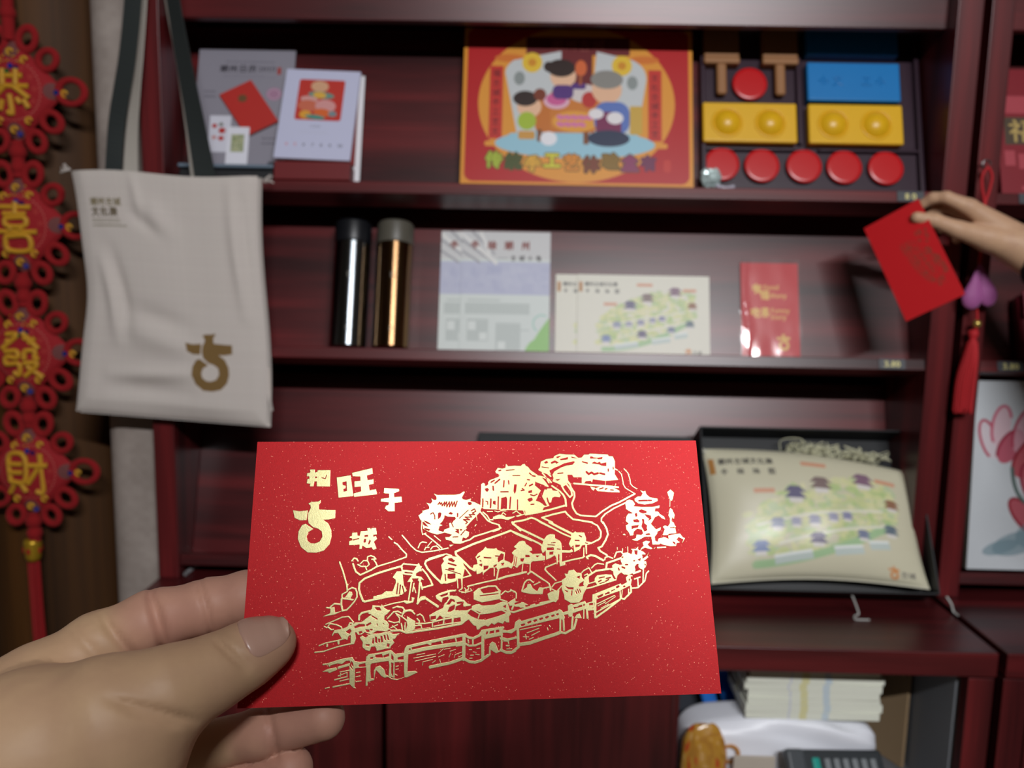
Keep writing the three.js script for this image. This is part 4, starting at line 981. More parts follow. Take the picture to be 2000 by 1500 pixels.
// ---------------------------------------------------------------- bottom shelf: open gift box with a cushion, its lid, strings
{
  const tilt = rad(29.5), W = 0.357, H = 0.268, D = 0.055, t = 0.003;
  const o = thing('cushion_box', 'open black gift box leaning on the bottom shelf with a map cushion inside', 'box', 0.4765, 0.9056, 0.0142); o.rotation.x = -tilt;
  mesh('box_back', rbox(W, H, t, 0.001, 1, 0, H / 2, t / 2), blackCard, o);
  for (const [w, h, x, y] of [[W, t, 0, t / 2], [W, t, 0, H - t / 2], [t, H - 2 * t, -W / 2 + t / 2, H / 2], [t, H - 2 * t, W / 2 - t / 2, H / 2]]) mesh('box_side', rbox(w, h, D - t, 0.001, 1, x, y, t + (D - t) / 2), blackCard, o);
  // printed cushion bulging out of the box
  const [c, g] = canvas(1280, 860); mapPrint(g, 1280, 860, true, '#d6d1b6');
  const Q = thing('map_cushion', 'cream cushion printed with a hand-drawn town map', 'cushion', 0.4765, 0.9056, 0.0142); Q.rotation.x = -tilt;
  const nx = 64, ny = 48, pos = [], uv = [], idx = [];
  for (let side = 0; side < 2; side++) for (let j = 0; j <= ny; j++) for (let i = 0; i <= nx; i++) {
    const u = i / nx, v = j / ny, ex = Math.pow(1 - Math.pow(Math.abs(2 * u - 1), 2.6), 0.55), ey = Math.pow(1 - Math.pow(Math.abs(2 * v - 1), 2.6), 0.55);
    const b = ex * ey, pinchX = 1 - 0.05 * (1 - Math.pow(2 * v - 1, 2)), topDrop = 0.034 * v * u * u - 0.012 * (1 - v) * Math.sin(u * 3.14);
    const x = (u - 0.5) * 0.345 * pinchX, y = 0.012 + v * 0.222 - topDrop + 0.004 * Math.sin(u * 3.14) * v;
    const z = side ? 0.031 - 0.02 * b : 0.034 + 0.03 * b + 0.003 * (noise2(u * 7, v * 6) - 0.5) * b;
    pos.push(x, y, z); uv.push(u, v);
  }
  const st = (nx + 1) * (ny + 1);
  for (let side = 0; side < 2; side++) for (let j = 0; j < ny; j++) for (let i = 0; i < nx; i++) { const a = side * st + j * (nx + 1) + i, b = a + 1, d = a + nx + 1, e = d + 1; if (side) idx.push(a, d, b, b, d, e); else idx.push(a, b, d, b, e, d); }
  const cg = new THREE.BufferGeometry(); cg.setAttribute('position', new THREE.Float32BufferAttribute(pos, 3)); cg.setAttribute('uv', new THREE.Float32BufferAttribute(uv, 2)); cg.setIndex(idx); cg.computeVertexNormals();
  mesh('cover', cg, printed(c, 0.32, { sheen: 0.4, sheenColor: new THREE.Color(0.8, 0.8, 0.7) }), Q);
  const seam = []; for (let i = 0; i <= nx; i++) seam.push(V(pos[i * 3], pos[i * 3 + 1], 0.0335));
  mesh('bottom_seam', tube(seam, 0.0018, 90, 6), mat(0xd8d4bf, 0.8), Q);
  for (const s of [-1, 1]) mesh('corner_tuft', new THREE.ConeGeometry(0.006, 0.018, 8).rotateZ(-s * 0.8), mat(0xd2cfbb, 0.9), Q, s * 0.172, s < 0 ? 0.233 : 0.203, 0.034);
  // shredded filler
  const strands = [];
  for (let i = 0; i < 46; i++) { const x = rr(-0.02, 0.15), y = 0.237 - Math.max(0, x) * 0.13, pts = []; for (let k = 0; k < 5; k++) pts.push(V(x + rr(-0.02, 0.02), y + rr(-0.008, 0.016), 0.03 + rr(-0.012, 0.014))); strands.push(tube(pts, 0.0009, 16, 5)); }
  const f = thing('paper_filler', 'pale shredded filler curling behind the cushion in the black box', 'filler', 0.4765, 0.9056, 0.0142); f.rotation.x = -tilt; f.userData.kind = 'stuff';
  mesh('strands', merge(strands), mat(0xd5d3b4, 0.7), f).userData.kind = 'stuff';
  // strings hanging out
  const cord = mat(0xb9b9b4, 0.8);
  const s1 = mesh('string', tube([V(0.512, 0.934, 0.078), V(0.519, 0.918, 0.079), V(0.522, 0.9068, 0.082), V(0.513, 0.9065, 0.09), V(0.509, 0.9065, 0.102), V(0.518, 0.9068, 0.104), V(0.53, 0.9065, 0.103)], 0.0013, 60, 6), cord, scene); tag(s1, 'white string trailing from the cushion onto the worktop', 'string');
  const s2 = mesh('string', tube([V(0.664, 0.93, 0.062), V(0.67, 0.92, 0.066), V(0.674, 0.908, 0.068), V(0.676, 0.9065, 0.078)], 0.0016, 30, 6), cord, scene); tag(s2, 'short white string end by the seam right of the black box', 'string');
  // the lid of the box, leaning behind the red envelope
  const L = thing('box_lid', 'black box lid leaning on the bottom shelf left of the open box', 'box', 0.108, 0.9056, 0.0095); L.rotation.x = -rad(30.6);
  mesh('lid_top', rbox(0.365, 0.258, 0.003, 0.001, 1, 0, 0.129, 0.0255), blackCard, L);
  for (const [w, h, x, y] of [[0.365, 0.003, 0, 0.0015], [0.365, 0.003, 0, 0.2565], [0.003, 0.252, -0.181, 0.129], [0.003, 0.252, 0.181, 0.129]]) mesh('lid_side', rbox(w, h, 0.024, 0.001, 1, x, y, 0.012), blackCard, L);
  const pen = mesh('white_stick', tube([V(-0.5528, 0.9088, -0.0091), V(-0.5511, 0.9088, -0.033), V(-0.5495, 0.9088, -0.0573)], 0.0034, 12, 10), mat(0x9b9a9c, 0.4), scene); tag(pen, 'pale stick lying under the bottom ledge beside the left stile', 'stick');
}
{ // framed lotus picture on the neighbouring cabinet
  const W = 720, H = 840, [c, g] = canvas(W, H); g.fillStyle = '#c9ced2'; g.fillRect(0, 0, W, H);
  for (let i = 0; i < 900; i++) { g.globalAlpha = 0.1; g.fillStyle = i % 2 ? '#dfe3e6' : '#b4babf'; g.fillRect(rnd() * W, rnd() * H, rr(4, 20), rr(2, 8)); } g.globalAlpha = 1;
  const petal = (x, y, w, h, rot, a, b) => { g.save(); g.translate(x * 0.62 - 10, y); g.rotate(rot); g.globalAlpha = 0.85; g.fillStyle = a; g.beginPath(); g.ellipse(0, 0, w, h, 0, 0, 7); g.fill(); g.strokeStyle = b; g.lineWidth = 12; g.beginPath(); g.ellipse(0, 0, w, h, 0, 2.2, 5.8); g.stroke(); g.restore(); g.globalAlpha = 1; };
  petal(120, 260, 34, 90, -0.35, '#d8c9d0', '#b03a52'); petal(200, 200, 40, 90, 0.1, '#dcb8c2', '#c4506a'); petal(270, 290, 46, 80, 0.5, '#b84a5e', '#96263c'); petal(360, 220, 44, 100, 0.25, '#d2a0ae', '#b03a52'); petal(420, 330, 60, 110, 0.6, '#b8444f', '#8c1f2c'); petal(480, 480, 56, 130, -0.5, '#c2606c', '#96263c'); petal(400, 600, 40, 100, -0.7, '#b04450', '#8c1f2c');
  g.strokeStyle = '#5a6b66'; g.lineWidth = 16; g.beginPath(); g.moveTo(170, 380); g.quadraticCurveTo(180, 500, 240, 540); g.stroke();
  for (const [x, y, rx, ry] of [[210, 720, 110, 50], [280, 680, 80, 60], [140, 740, 80, 30]]) { g.globalAlpha = 0.6; g.fillStyle = '#6f8a94'; g.beginPath(); g.ellipse(x, y, rx, ry, -0.3, 0, 7); g.fill(); } g.globalAlpha = 1;
  const o = thing('lotus_picture', 'pale picture board with pink lotus flowers at the right edge', 'picture', 0.8705, 0.9455, -0.027); o.rotation.x = -0.07;
  standingCard(o, 'painted_face', 0.272, 0.31, 0.01, printed(c, 0.35), mat(0xa5a18f, 0.6), 0, 0.001, 0);
}
{ // dark red boxes at the right edge
  const [c, g] = canvas(512, 512); g.fillStyle = '#7f1522'; g.fillRect(0, 0, 512, 512); g.fillStyle = '#a8404a'; g.fillRect(20, 110, 260, 70); g.fillStyle = '#4a3b2c'; g.fillRect(20, 196, 110, 110); glyph(g, '福', 32, 206, 90, '#b49a5a', 0.1); g.fillStyle = '#a8404a'; for (let i = 0; i < 6; i++) g.fillRect(16 + i * 40, 330 + (i % 2) * 12, 30, 60); g.fillRect(60, 470, 90, 16);
  const o = shelfThing('souvenir_box', 'dark red souvenir box on the top shelf at the right edge', 'box', 1, 0.872, 0.001); standingCard(o, 'carton', 0.272, 0.212, 0.034, printed(c, 0.45), mat(0x75121d, 0.55));
  const q = shelfThing('souvenir_pouch', 'dark red pouch on the middle shelf at the right edge', 'pouch', 2, 0.875, 0.001);
  mesh('body', rbox(0.155, 0.115, 0.03, 0.012, 4, 0, 0.058, 0.017), mat(0x6d0f22, 0.6), q); mesh('flap', rbox(0.15, 0.045, 0.006, 0.003, 2, 0, 0.095, 0.035), mat(0x6d0f22, 0.55), q);
}
{ // pendant with a tassel in front of the gap between the cabinets
  const o = thing('tassel_pendant', 'red tassel pendant with a mauve petal and gold bead hanging between cabinets', 'pendant', 0.687, 1.585, 0.012), red = mat(0xb4121c, 0.7, { sheen: 0.5, sheenColor: new THREE.Color(0.9, 0.2, 0.2) });
  const zf = 0.008;
  mesh('cord', merge([tube([V(0, 0, zf), V(-0.007, -0.012, zf), V(-0.006, -0.03, zf), V(0, -0.055, zf), V(0.002, -0.09, zf), V(0.001, -0.145, zf)], 0.0022, 40, 6), tube([V(0, 0, zf), V(0.007, -0.012, zf), V(0.006, -0.03, zf), V(0.001, -0.055, zf), V(0.001, -0.09, zf + 0.002)], 0.0022, 30, 6), tube([V(0.004, -0.212, zf), V(0.006, -0.23, zf), V(0.005, -0.25, zf)], 0.0018, 10, 6)]), red, o);
  mesh('hook', new THREE.TorusGeometry(0.006, 0.0014, 8, 24, 4.5), mat(0x8a8a8a, 0.3, { metalness: 1 }), o, 0, 0.004, 0.003);
  const mauve = mat(0xa0548f, 0.65, { sheen: 0.6, sheenColor: new THREE.Color(0.9, 0.5, 0.8) });
  const lobe = (sx, rot) => { const g = new THREE.LatheGeometry([[0.0005, 0], [0.004, -0.012], [0.008, -0.028], [0.0145, -0.046], [0.0155, -0.055], [0.012, -0.064], [0.006, -0.069], [0.0, -0.07]].map((p) => new THREE.Vector2(...p)), 28); g.scale(1, 1, 0.6); g.rotateZ(rot); g.translate(sx, -0.143, zf + 0.002); return g; };
  mesh('petal', lobe(0.0, -0.12), mauve, o); mesh('petal', lobe(0.002, 0.34).scale(0.92, 0.99, 0.8), mauve, o);
  mesh('bead', new THREE.SphereGeometry(0.0065, 24, 16), mat(0xc9ae5e, 0.25, { metalness: 0.8 }), o, 0.006, -0.2345, zf);
  mesh('tassel_head', new THREE.LatheGeometry([[0.001, 0], [0.007, -0.002], [0.0075, -0.008], [0.005, -0.013], [0.0055, -0.018], [0.008, -0.024]].map((p) => new THREE.Vector2(...p)), 24), red, o, 0.002, -0.243, zf);
  const threads = [];
  for (let i = 0; i < 130; i++) { const a = rnd() * 6.283, r = Math.sqrt(rnd()), x0 = Math.cos(a) * r * 0.0065, z0 = Math.sin(a) * r * 0.0065, k = 2.3 + rr(-0.2, 0.2), l = rr(0.102, 0.112); threads.push(tube([V(0.002 + x0, -0.262, zf + z0), V(0.001 + x0 * 1.6, -0.285, zf + z0 * 1.5), V(-0.002 + x0 * k, -0.32, zf + z0 * 1.4), V(-0.001 + x0 * k * 1.02 - 0.002, -0.262 - l, zf + z0 * 1.3)], 0.0011, 10, 5)); }
  const th = mesh('threads', merge(threads), red, o); th.userData.kind = 'stuff';
}

// ---------------------------------------------------------------- canvas bag on the left
{
  const [c, g] = canvas(1024, 1300); g.fillStyle = '#cfc6bf'; g.fillRect(0, 0, 1024, 1300);
  for (let y = 0; y < 1300; y += 3) { g.globalAlpha = 0.05 + 0.05 * rnd(); g.fillStyle = rnd() > 0.5 ? '#e4ddd6' : '#b4aaa2'; g.fillRect(0, y, 1024, 2); } for (let x = 0; x < 1024; x += 3) { g.globalAlpha = 0.04 + 0.05 * rnd(); g.fillStyle = rnd() > 0.5 ? '#e4ddd6' : '#b4aaa2'; g.fillRect(x, 0, 2, 1300); } g.globalAlpha = 1;
  glyphs(g, '潮州古城', 92, 140, 42, '#82765a', 0.15, 1.06); glyphs(g, '文化展', 92, 190, 46, '#6f6350', 0.18, 1.15); greyLines(g, 92, 250, 180, 2, 12, '#8f8672', 6); greyLines(g, 92, 280, 250, 1, 10, '#8f8672', 9);
  emblem(g, 590, 812, 316, '#7d6136');
  const B = thing('tote_bag', 'off-white canvas tote bag with a brown emblem hanging on the left', 'bag', -0.545, 1.19, 0.02);
  // outline of the bag: left and right edge against height
  const yT = 1.553, yB = 1.186, L = (v) => -0.7 + 0.012 * Math.sin(v * 3.14) + 0.018 * v + 0.006 * Math.exp(-Math.pow((v - 0.5) / 0.16, 2)) - 0.006 * Math.pow(v, 8), Rt = (v) => -0.4 + 0.004 * Math.sin(v * 6) - 0.004 * v;
  const wr = (u, v) => { // folds of the cloth
    let z = 0.004 * Math.sin(u * 3.14) + 0.0035 * Math.sin(9 * u + 4 * v + 1.2) * (1 - v) * 0.6 + 0.003 * noise2(u * 5, v * 5);
    const fold = (u0, v0, u1, v1, w, a) => { const dx = u1 - u0, dy = v1 - v0, t = Math.max(0, Math.min(1, ((u - u0) * dx + (v - v0) * dy) / (dx * dx + dy * dy))), d = Math.hypot(u - u0 - t * dx, v - v0 - t * dy); z += a * Math.exp(-d * d / (w * w)) * Math.sin(3.14 * (0.12 + 0.76 * t)); };
    fold(0.18, 0.17, 0.62, 0.2, 0.03, 0.0058); fold(0.2, 0.12, 0.6, 0.12, 0.035, -0.004); fold(0.25, 0.36, 0.62, 0.3, 0.05, 0.005); fold(0.28, 0.44, 0.56, 0.4, 0.04, -0.0045); fold(0.12, 0.64, 0.2, 0.32, 0.03, 0.005); fold(0.18, 0.68, 0.26, 0.34, 0.035, -0.0045);
    fold(0.4, 0.86, 0.52, 0.78, 0.05, 0.004); fold(0.3, 0.84, 0.46, 0.76, 0.03, -0.003); fold(0.86, 0.95, 0.9, 0.45, 0.03, 0.005); fold(0.93, 0.9, 0.95, 0.5, 0.02, -0.003); fold(0.34, 0.98, 0.36, 0.84, 0.025, 0.003);
    return z;
  };
  const sheet = (zb, sgn, shrink) => { const nx = 70, ny = 90, p = [], t = [], id = []; for (let j = 0; j <= ny; j++) for (let i = 0; i <= nx; i++) { const u = i / nx, v = j / ny, x = L(v) * (1 - u) + Rt(v) * u, sag = -0.017 * u * (1 - v) - 0.004 * u * v + 0.003 * Math.sin(u * 7) * v, e = Math.min(1, Math.min(u, 1 - u) * 16, (v) * 16); p.push(x + 0.545, yB + (yT - yB) * v + sag - 1.19, zb + sgn * (0.006 * Math.sqrt(e) + (sgn > 0 ? wr(u, v) * e : 0))); t.push(u, v); } for (let j = 0; j < ny; j++) for (let i = 0; i < nx; i++) { const a = j * (nx + 1) + i, b = a + 1, d = a + nx + 1, f = d + 1; if (sgn > 0) id.push(a, b, d, b, f, d); else id.push(a, d, b, b, d, f); } const q = new THREE.BufferGeometry(); q.setAttribute('position', new THREE.Float32BufferAttribute(p, 3)); q.setAttribute('uv', new THREE.Float32BufferAttribute(t, 2)); q.setIndex(id); q.computeVertexNormals(); return q; };
  const cotton = mat(0xcfc6bf, 0.9);
  mesh('front_panel', sheet(0.008, 1), printed(c, 0.9), B);
  mesh('back_panel', sheet(0.008, -1), cotton, B).position.set(0.006, -0.002, -0.001);
  const web = mat(0x242a29, 0.85);
  // a webbing strap: points, sideways directions, width
  const ribbon = (pts, side, w, off) => { const cv = new THREE.CatmullRomCurve3(pts), n = 60, p = [], id = []; for (let i = 0; i <= n; i++) { const t = i / n, q = cv.getPoint(t), k = t * (side.length - 1), a = Math.floor(Math.min(k, side.length - 2)), s = side[a].clone().lerp(side[a + 1], k - a); const nrm = s.clone().cross(cv.getTangent(t)).normalize(); for (const [e, o] of [[-1, 0], [1, 0], [1, -1], [-1, -1]]) p.push(q.x + s.x * w * e / 2 + nrm.x * (off + o * 0.0016), q.y + s.y * w * e / 2 + nrm.y * (off + o * 0.0016), q.z + s.z * w * e / 2 + nrm.z * (off + o * 0.0016)); if (i < n) for (let m = 0; m < 4; m++) { const b = i * 4 + m, d = i * 4 + (m + 1) % 4; id.push(b, d, b + 4, d, d + 4, b + 4); } } const g2 = new THREE.BufferGeometry(); g2.setAttribute('position', new THREE.Float32BufferAttribute(p, 3)); g2.setIndex(id); const f = g2.toNonIndexed(); f.computeVertexNormals(); return f; };
  const P = (x, y, z) => V(x + 0.545, y - 1.19, z - 0.02), X = V(1, 0, 0), tw = V(0.62, 0, -0.78);
  const legs = [[P(-0.622, 1.54, 0.036), P(-0.612, 1.62, 0.036), P(-0.592, 1.72, 0.034), P(-0.581, 1.8, 0.032), P(-0.566, 1.93, 0.028), P(-0.551, 1.955, 0.026)], [P(-0.481, 1.54, 0.036), P(-0.495, 1.63, 0.036), P(-0.514, 1.74, 0.034), P(-0.5245, 1.81, 0.032), P(-0.541, 1.93, 0.028), P(-0.551, 1.955, 0.026)]];
  mesh('front_strap', ribbon(legs[0], [X, tw, tw, tw, X], 0.025, 0), web, B); mesh('front_strap', ribbon(legs[1], [X, V(0.9, 0, 0.4), V(0.8, 0, 0.6), V(0.8, 0, 0.6), X], 0.033, 0), web, B);
  const backLegs = [[P(-0.603, 1.54, 0.02), P(-0.597, 1.62, 0.02), P(-0.583, 1.72, 0.02), P(-0.573, 1.8, 0.02), P(-0.56, 1.93, 0.02), P(-0.551, 1.95, 0.02)], [P(-0.497, 1.54, 0.02), P(-0.508, 1.63, 0.02), P(-0.524, 1.74, 0.02), P(-0.5355, 1.81, 0.02), P(-0.545, 1.93, 0.02), P(-0.551, 1.95, 0.02)]];
  for (const b of backLegs) mesh('back_strap', ribbon(b, [X, V(0.8, 0, 0.6), V(0.7, 0, 0.7), V(0.7, 0, 0.7)], 0.024, 0), mat(0xb7b0a6, 0.9), B);
  for (const [x, y, d] of [[-0.689, 1.556, -1], [-0.397, 1.545, 1]]) { const st = []; for (let i = 0; i < 9; i++) st.push(tube([P(x, y, 0.028), P(x + d * rr(0.003, 0.008), y + rr(-0.004, 0.006), 0.028 + rr(-0.003, 0.003)), P(x + d * rr(0.008, 0.016), y + rr(-0.006, 0.009), 0.028)], 0.0008, 8, 5)); mesh('loose_threads', merge(st), cotton, B); }
  mesh('side_flap', tube([P(-0.399, 1.26, 0.024), P(-0.3975, 1.22, 0.024), P(-0.394, 1.192, 0.022)], 0.003, 16, 6), cotton, B);
  const hook = thing('wall_peg', 'metal peg on the cabinet side carrying the tote bag', 'hook', -0.551, 1.94, 0); const steel = mat(0x8b8b8b, 0.35, { metalness: 1 });
  mesh('plate', rbox(0.03, 0.05, 0.004, 0.002, 2, 0, 0, 0.0022), steel, hook); mesh('peg', tube([V(0, 0.0, 0.003), V(0, 0.002, 0.03), V(0, 0.008, 0.045), V(0, 0.02, 0.048)], 0.004, 20, 10), steel, hook);
}

// ---------------------------------------------------------------- string of four lucky knots on the wooden column
{
  const H = thing('lucky_knot_hanging', 'hanging string of four red embroidered lucky knots with a tassel', 'ornament', -0.818, 1.9, -0.062);
  const red = mat(0x8e0a10, 0.95, { sheen: 0.8, sheenColor: new THREE.Color(0.8, 0.12, 0.1), sheenRoughness: 0.5 }), gold = mat(0xc8921c, 0.6, { sheen: 0.4, sheenColor: new THREE.Color(1, 0.8, 0.3) }), goldShine = mat(0xc9a02c, 0.35, { metalness: 0.6 });
  const fabric = () => { const S = 512, [c, g] = canvas(S, S); g.fillStyle = '#98111a'; g.fillRect(0, 0, S, S); for (let i = 0; i < 2600; i++) { g.globalAlpha = 0.25; g.fillStyle = i % 2 ? '#b01a20' : '#7d0b12'; g.fillRect(rnd() * S, rnd() * S, 3, 3); } g.globalAlpha = 1; g.fillStyle = '#c77a6a'; for (let k = 0; k < 44; k++) { const a = k / 44 * 6.283; g.beginPath(); g.ellipse(256 + Math.cos(a) * 205, 256 + Math.sin(a) * 205, 6, 4, a, 0, 7); g.fill(); } for (let k = 0; k < 12; k++) { const a = k / 12 * 6.283 + 0.2; for (let m = 0; m < 6; m++) { g.fillStyle = '#b64a3a'; g.fillRect(256 + Math.cos(a) * 165 + Math.cos(m) * 12, 256 + Math.sin(a) * 165 + Math.sin(m) * 12, 7, 7); } } for (const [x, y] of [[60, 60], [452, 60], [60, 452], [452, 452]]) { g.fillStyle = 'rgb(110,60,58)'; g.beginPath(); g.arc(x, y, 58, 0, 7); g.fill(); } return c; };
  const cloth = printed(fabric(), 0.85);
  // puffed diamond: a square turned by 45 degrees
  const n = 30, R = 0.081, pos = [], uv = [], id = [];
  for (let s = 0; s < 2; s++) for (let j = 0; j <= n; j++) for (let i = 0; i <= n; i++) { const a = i / n * 2 - 1, b = j / n * 2 - 1, r = 1 - 0.05 * (1 - Math.abs(a)) * (1 - Math.abs(b)), x = (a - b) / 2 * R, y = (a + b) / 2 * R; pos.push(x * r, y * r, (s ? -0.004 : 0.016) * Math.pow((1 - a * a) * (1 - b * b), 0.45)); uv.push((a + 1) / 2, (b + 1) / 2); }
  for (let s = 0; s < 2; s++) for (let j = 0; j < n; j++) for (let i = 0; i < n; i++) { const a = s * (n + 1) * (n + 1) + j * (n + 1) + i, b = a + 1, d = a + n + 1, e = d + 1; if (s) id.push(a, b, d, b, e, d); else id.push(a, d, b, b, d, e); }
  const dg = new THREE.BufferGeometry(); dg.setAttribute('position', new THREE.Float32BufferAttribute(pos, 3)); dg.setAttribute('uv', new THREE.Float32BufferAttribute(uv, 2)); dg.setIndex(id); dg.computeVertexNormals();
  const bulge = (x, y) => { const a = (x + y) / R, b = (y - x) / R; return 0.016 * Math.pow(Math.max(0, (1 - a * a) * (1 - b * b)), 0.45); };
  const loopG = (lx, ly, r, el, rot) => new THREE.TorusGeometry(r, 0.0052, 12, 36).scale(el, 1, 1).rotateZ(rot).translate(lx, ly, 0.002);
  const knots = [['恭', -0.812, 1.683], ['喜', -0.8155, 1.4755], ['發', -0.821, 1.27], ['財', -0.823, 1.069]];
  for (const [ch, kx, ky] of knots) {
    const c = new THREE.Group(); c.name = 'knot_charm'; H.add(c); c.position.set(kx + 0.818, ky - 1.9, 0.012);
    mesh('cushion', dg, cloth, c);
    for (const [lx, ly, r, el] of [[0.0895, 0, 0.0185, 1.15], [0.054, 0.048, 0.0135, 1.15], [0.056, -0.046, 0.0135, 1.2], [0.024, 0.079, 0.013, 1.3], [0.03, -0.077, 0.0125, 1.2]]) for (const s of [-1, 1]) mesh('loop', loopG(s * lx, ly, r, el, Math.atan2(ly, s * lx)), red, c);
    const strokes = GLYPH[ch].map((s) => { const pts = []; for (let i = 0; i < s.length; i += 2) { const x = (s[i] - 50) * 0.00074, y = (50 - s[i + 1]) * 0.00078 - 0.004; pts.push(V(x, y, bulge(x, y) + 0.0012)); } const gg = tube(pts, 0.0043, Math.max(6, pts.length * 5), 7); return gg; });
    mesh('embroidered_character', merge(strokes), gold, c);
    const curls = []; for (const [x, y] of [[0.0, 0.058], [-0.02, 0.044], [0.022, 0.046], [0.0, -0.06], [-0.022, -0.047], [0.024, -0.046], [0.078, -0.003], [-0.078, -0.003]]) curls.push(new THREE.TorusGeometry(0.0042, 0.0022, 8, 18, 5).translate(x, y, bulge(x, y) + 0.002));
    for (let k = 0; k < 10; k++) { const x = rr(-0.02, 0.02), y = rr(0.04, 0.062); curls.push(new THREE.SphereGeometry(0.0014, 8, 6).translate(x, y, bulge(x, y) + 0.0016)); }
    mesh('gold_curls', merge(curls), gold, c);
    for (const [x, y, col] of [[0.002, 0.036, 0x1d2f86], [0.011, 0.033, 0x3d1450], [-0.003, 0.027, 0x1f5a2e], [0.007, -0.066, 0x3a3a86], [0.068, -0.002, 0x1b2c70], [-0.068, -0.002, 0x1b2c70]]) mesh('sequin', cyl(0.0042, 0.0042, 0.0012, 16).rotateX(Math.PI / 2), mat(col, 0.25, { clearcoat: 1 }), c, x, y, bulge(x, y) + 0.0014);
  }
  const cord = []; for (const [x0, y0, x1, y1] of [[-0.82, 1.905, -0.815, 1.76], [-0.813, 1.607, -0.8155, 1.55], [-0.817, 1.398, -0.8205, 1.344], [-0.822, 1.193, -0.823, 1.143], [-0.824, 0.996, -0.8265, 0.945]]) { const m = mesh('connecting_knot', merge([cyl(0.0095, 0.0095, Math.max(0.02, (y0 - y1)), 16, 0, 0, 0), new THREE.SphereGeometry(0.0135, 16, 10).translate(0, (y0 - y1) * 0.2, 0), new THREE.SphereGeometry(0.0125, 16, 10).translate(0, -(y0 - y1) * 0.22, 0)]), red, H, (x0 + x1) / 2 + 0.818, (y0 + y1) / 2 - 1.9, 0.012); }
  const bead = mesh('gold_bead', new THREE.LatheGeometry([[0.006, 0.019], [0.0125, 0.0185], [0.0145, 0.012], [0.0125, -0.012], [0.0105, -0.019], [0.004, -0.019]].map((p) => new THREE.Vector2(...p)), 24), goldShine, H, -0.012, 0.93 - 1.9, 0.012);
  for (let k = 0; k < 5; k++) { const a = k / 5 * 6.283; mesh('red_inlay', rbox(0.006, 0.009, 0.002, 0.001), mat(0xa01418, 0.5), bead, Math.sin(a) * 0.0135, 0, Math.cos(a) * 0.0135); }
  const th = []; for (let i = 0; i < 60; i++) { const a = rnd() * 6.283, r = Math.sqrt(rnd()) * 0.0105, x = -0.012 + Math.cos(a) * r, z = 0.012 + Math.sin(a) * r * 0.6; th.push(tube([V(x * 1, 0.912 - 1.9, z), V(x + 0.001, 0.82 - 1.9, z), V(x * 1.0 + 0.003, 0.74 - 1.9, z), V(x + 0.004 + rr(-0.002, 0.002), 0.66 - 1.9, z)], 0.0016, 14, 5)); }
  const tm = mesh('tassel_threads', merge(th), red, H); tm.userData.kind = 'stuff';
  mesh('nail', cyl(0.003, 0.003, 0.05, 10).rotateX(Math.PI / 2), mat(0x777777, 0.4, { metalness: 1 }), H, 0, 0.012, -0.006);
}

